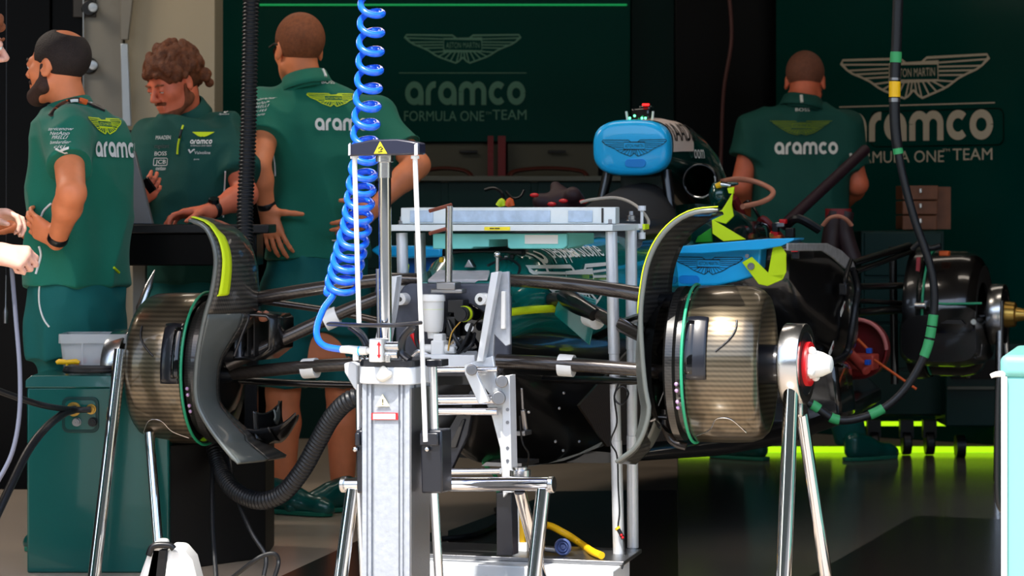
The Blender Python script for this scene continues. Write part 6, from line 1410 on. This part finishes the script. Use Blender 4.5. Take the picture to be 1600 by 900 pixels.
for y, w_, s_ in ((157, 'servicenow', .05), (163, 'NetApp', .045), (169, 'PIRELLI', .045), (175, 'citi', .03), (181, 'puma', .02)): cloth('sponsor_word', Art().word(w_, 0, 0, .01, w=s_, sl=.1), 'white_print', shirt, 408, y, 9.0, V((.8, -.6, .2)).normalized(), V((.75, .65, 0)), bs)
drape('side_piping', [(426, 236), (429, 255), (430, 275)], bs, .003, 'white_print', shirt); drape('hem_word', [(519, 376), (524, 376), (530, 375)], bs, .003, 'white_print', shirt)
# ---------------------------------------------------------------- man at the far right bench
D4 = 11.35
def p4(x, y, d=D4): return P(x, y, d)
t = person_base(V((p4(1250, 0).x, D4, 0)), 'shaven headed man in shaded green polo with his back turned, far right')
h = Frame(p4(1258, 127), (.16, .93, -.35), k=1.09); nb = p4(1253, 162, 11.33); bf = V((.06, 1, 0)).normalized(); bl = V((-bf.y, bf.x, 0))
sL, sR = p4(1182, 200), p4(1318, 200); eL, wL = p4(1158, 290, 11.33), p4(1185, 345, 11.6); eR, wR = p4(1340, 288, 11.35), p4(1320, 318, 11.62)
F = Field(*box_of([h.o + V((0, 0, .16)), sL, sR, eL, eR, wL + V((0, .2, 0)), wR + V((0, .2, 0)), p4(1250, 715)], .14), .006)
head(F, h, nb); arm_(F, sL, eL, wL, 1.08); arm_(F, sR, eR, wR, 1.08)
hand(F, wL, V((.3, 1, -.1)), V((0, 0, -1)), V((1, 0, 0)), (.4, .5, .4)); hand(F, wR, V((-.3, 1, .0)), V((0, 0, -1)), V((-1, 0, 0)), (.4, .5, .4))
F.loft([(p4(1250, 480), .15, .1), (p4(1250, 330), .16, .1), (p4(1250, 200), .16, .09), (p4(1253, 170), .09, .07)], bl)
for x in (1185, 1330): F.cone(p4(1250 + (x - 1255) * .45, 470), V((p4(x, 0).x, D4, .1)), .085, .045)
body = F.build('body', 'skin_red', t)
H_ = hairfield(h, .004); hairline(H_, h, fc=(0, .13, -.01), fr=(.1, .09, .07), nape=-.03, ear=.03); H_.build('hair', 'hair_shaved', body)
B = Field(list(h.o - V((.18, .18, .2))), list(h.o + V((.18, .18, .1))), .005)
for q in (-1, 1): B.cone(h.p(q * .055, .005, -.055), h.p(q * .015, .078, -.1), .019, .023, .02)
B.build('beard', 'hair_dark', body)
S = Field(*box_of([sL, sR, p4(1160, 400), p4(1335, 400), p4(1250, 145)], .17), .008)
S.loft([(p4(1250, 400), .21, .14), (p4(1250, 320), .215, .14), (p4(1251, 250), .225, .13), (p4(1251, 205), .235, .12), (p4(1252, 180), .2, .105), (p4(1253, 162), .11, .085)], bl, k=.03)
S.cone(sL, sL.lerp(eL, .52), .085, .085, .05, capend=True); S.cone(sR, sR.lerp(eR, .72), .085, .08, .05, capend=True)
shirt = S.build('polo_shirt', 'shirt_shaded', t, fold=.018, fscale=6); bs = bvh_of([shirt])
T = Field(*box_of([p4(1170, 390), p4(1330, 390), p4(1170, 715), p4(1345, 715)], .12), .01); T.loft([(p4(1250, 470), .18, .13), (p4(1250, 395), .19, .12)], bl, k=.04)
for x in (1185, 1330): T.cone(p4(1250 + (x - 1255) * .45, 460), V((p4(x, 0).x, D4, .07)), .105, .07, .03, capend=True)
T.build('trousers', 'trousers', t)
shoe(t, V((p4(1328, 0).x, D4 - .12, 0)), (.75, .5, 0)); shoe(t, V((p4(1182, 0).x, D4 - .1, 0)), (-.7, .5, 0))
collar(h, nb + V((0, 0, -.005)), t, 'shirt_shaded', r=.078); bc = bvh_of([shirt] + [o for o in t.children if o.name.startswith('collar')])
cloth('winged_badge', wings(.275, .018, False, True), mat('lime_shaded', (104, 130, 16), .6), shirt, 1252, 199, 11.0, -bl, bf, bs); cloth('badge_lines', wings(.26, .008), 'shirt_shaded', shirt, 1252, 199, 11.0, -bl, bf, bs, off=.007)  # badge lime darkened to paint in the dim light back here
cloth('sponsor_word', aramco(.275), 'white_print', shirt, 1260, 241, 11.0, -bl, bf, bs); cloth('sponsor_word', Art().word('BOSS', 0, 0, .014, w=.062), 'white_print', shirt, 1254, 174, 11.0, -bl, bf, bs)
drape('collar_tab', [(1252, 149), (1252.5, 155), (1253, 160)], bc, .007, 'white_print', t, off=.005); drape('sleeve_tab', [(1329, 240), (1330, 247), (1330, 253)], bs, .006, 'white_print', t, off=.006)
# ---------------------------------------------------------------- man at the left edge of the picture
D0 = 7.0
def p0(x, y, d=D0): return P(x, y, d)
t = person_base(V((p0(-110, 0).x, D0, 0)), 'man cut off by the left edge, sunlit fist holding a grey cable')
h = Frame(p0(-54, 68), (.93, .36, -.1)); nb = p0(-78, 160); bf = V((.93, .3, 0)).normalized(); bl = V((-bf.y, bf.x, 0))
sL, sR = p0(-110, 200, 7.18), p0(-90, 200, 6.82); eR, wR = p0(-130, 350, 6.75), p0(-12, 396, 6.8); eL, wL = p0(-120, 350, 7.2), p0(-34, 340, 7.05)
F = Field(*box_of([h.o + V((0, 0, .16)), sL, sR, eL, eR, wL, wR + V((.15, 0, 0)), p0(-100, 950)], .14), .0055)
head(F, h, nb); arm_(F, sL, eL, wL); arm_(F, sR, eR, wR)
hand(F, wR, V((.9, -.05, -.12)), V((0, .75, -.65)), V((.1, .6, .75)), (1.0, 1.5, 1.0), (.3, .7, .6), .95, .02, .5)
hand(F, wL, V((.85, -.1, .1)), V((0, -.3, -.9)), V((.2, -.8, .2)), (.5, .8, .6), (.4, .8, .4), .95)
F.loft([(p0(-100, 620), .15, .1), (p0(-100, 440), .16, .11), (p0(-100, 200), .16, .09), (p0(-86, 170), .08, .07)], bl)
for q in (-1, 1): F.cone(p0(-100, 620) + bl * .09 * q, V((p0(-100, 0).x, D0, .1)) + bl * .1 * q, .085, .045)
body = F.build('body', 'skin_pale', t); face_bits(h, body, 'hair_ginger')
H_ = hairfield(h, .01, .005); hairline(H_, h, fc=(0, .135, -.03), fr=(.09, .09, .08), nape=-.05)
for i in range(120):
    a = r_.uniform(0, 2 * math.pi); z = r_.uniform(0, 1); q = math.sqrt(1 - z * z); l_, f_, u_ = q * math.cos(a) * .082, q * math.sin(a) * .105 - .01, z * .095 + .034
    if f_ > .06 and u_ < .05: continue
    H_.ell(h.p(l_, f_, u_), (r_.uniform(.008, .015),) * 3, None, .004)
H_.build('hair', 'hair_ginger', body, smooth=1)
S = Field(*box_of([sL, sR, p0(-100, 520), p0(-90, 155)], .2), .01); S.loft([(p0(-100, 530), .19, .13), (p0(-100, 300), .19, .125), (p0(-98, 220), .2, .115), (p0(-92, 185), .17, .1), (p0(-86, 165), .1, .08)], bl, k=.03)
S.cone(sL, sL.lerp(eL, .6), .075, .078, .04, capend=True); S.cone(sR, sR.lerp(eR, .6), .075, .078, .04, capend=True); S.build('polo_shirt', 'shirt', t)
T = Field(*box_of([p0(-100, 500), p0(-100, 960)], .28), .012); T.loft([(p0(-100, 640), .17, .13), (p0(-100, 520), .175, .12)], bl, k=.04)
for q in (-1, 1): T.cone(p0(-100, 630) + bl * .09 * q, V((p0(-100, 0).x, D0, .06)) + bl * .1 * q, .1, .07, .03, capend=True)
T.build('trousers', 'trousers', t)
for q in (-1, 1): shoe(t, V((p0(-100, 0).x, D0, 0)) + bl * .1 * q, bf)
collar(h, nb, t, 'shirt'); w_ = watch(t, eR, wR, 'red_paint', at=.97, r=.034); watch(t, eR, wR, 'black_plastic', at=.93, r=.036)
o = MB().tube(smoothpath([p0(17, 404, 6.8), p0(18, 414, 6.81), p0(19, 428, 6.82), p0(25, 500, 6.84), p0(31, 580, 6.84), p0(30, 650, 6.84), p0(18, 710, 6.84), p0(-8, 760, 6.84)]), .0062, 10).build('grey_cable', mat('cable_grey', (96, 100, 116), .35)); prop(o, 'grey cable hanging from the sunlit fist at the left edge', 'cable')
o = MB().tube([P(9, 505, 8.6), P(9, 488, 8.6), P(9, 478, 8.6), P(9.5, 430, 8.6)], [.008, .009, .003, .002], 10).build('hanging_plug', 'steel_dull'); prop(o, 'small metal plug hanging on a thin wire near the left edge', 'plug')
MB().tube([P(9.5, 430, 8.6), P(10, 200, 8.62), P(10, -250, 8.65)], .002, 6).build('wire', 'black_rubber', o)
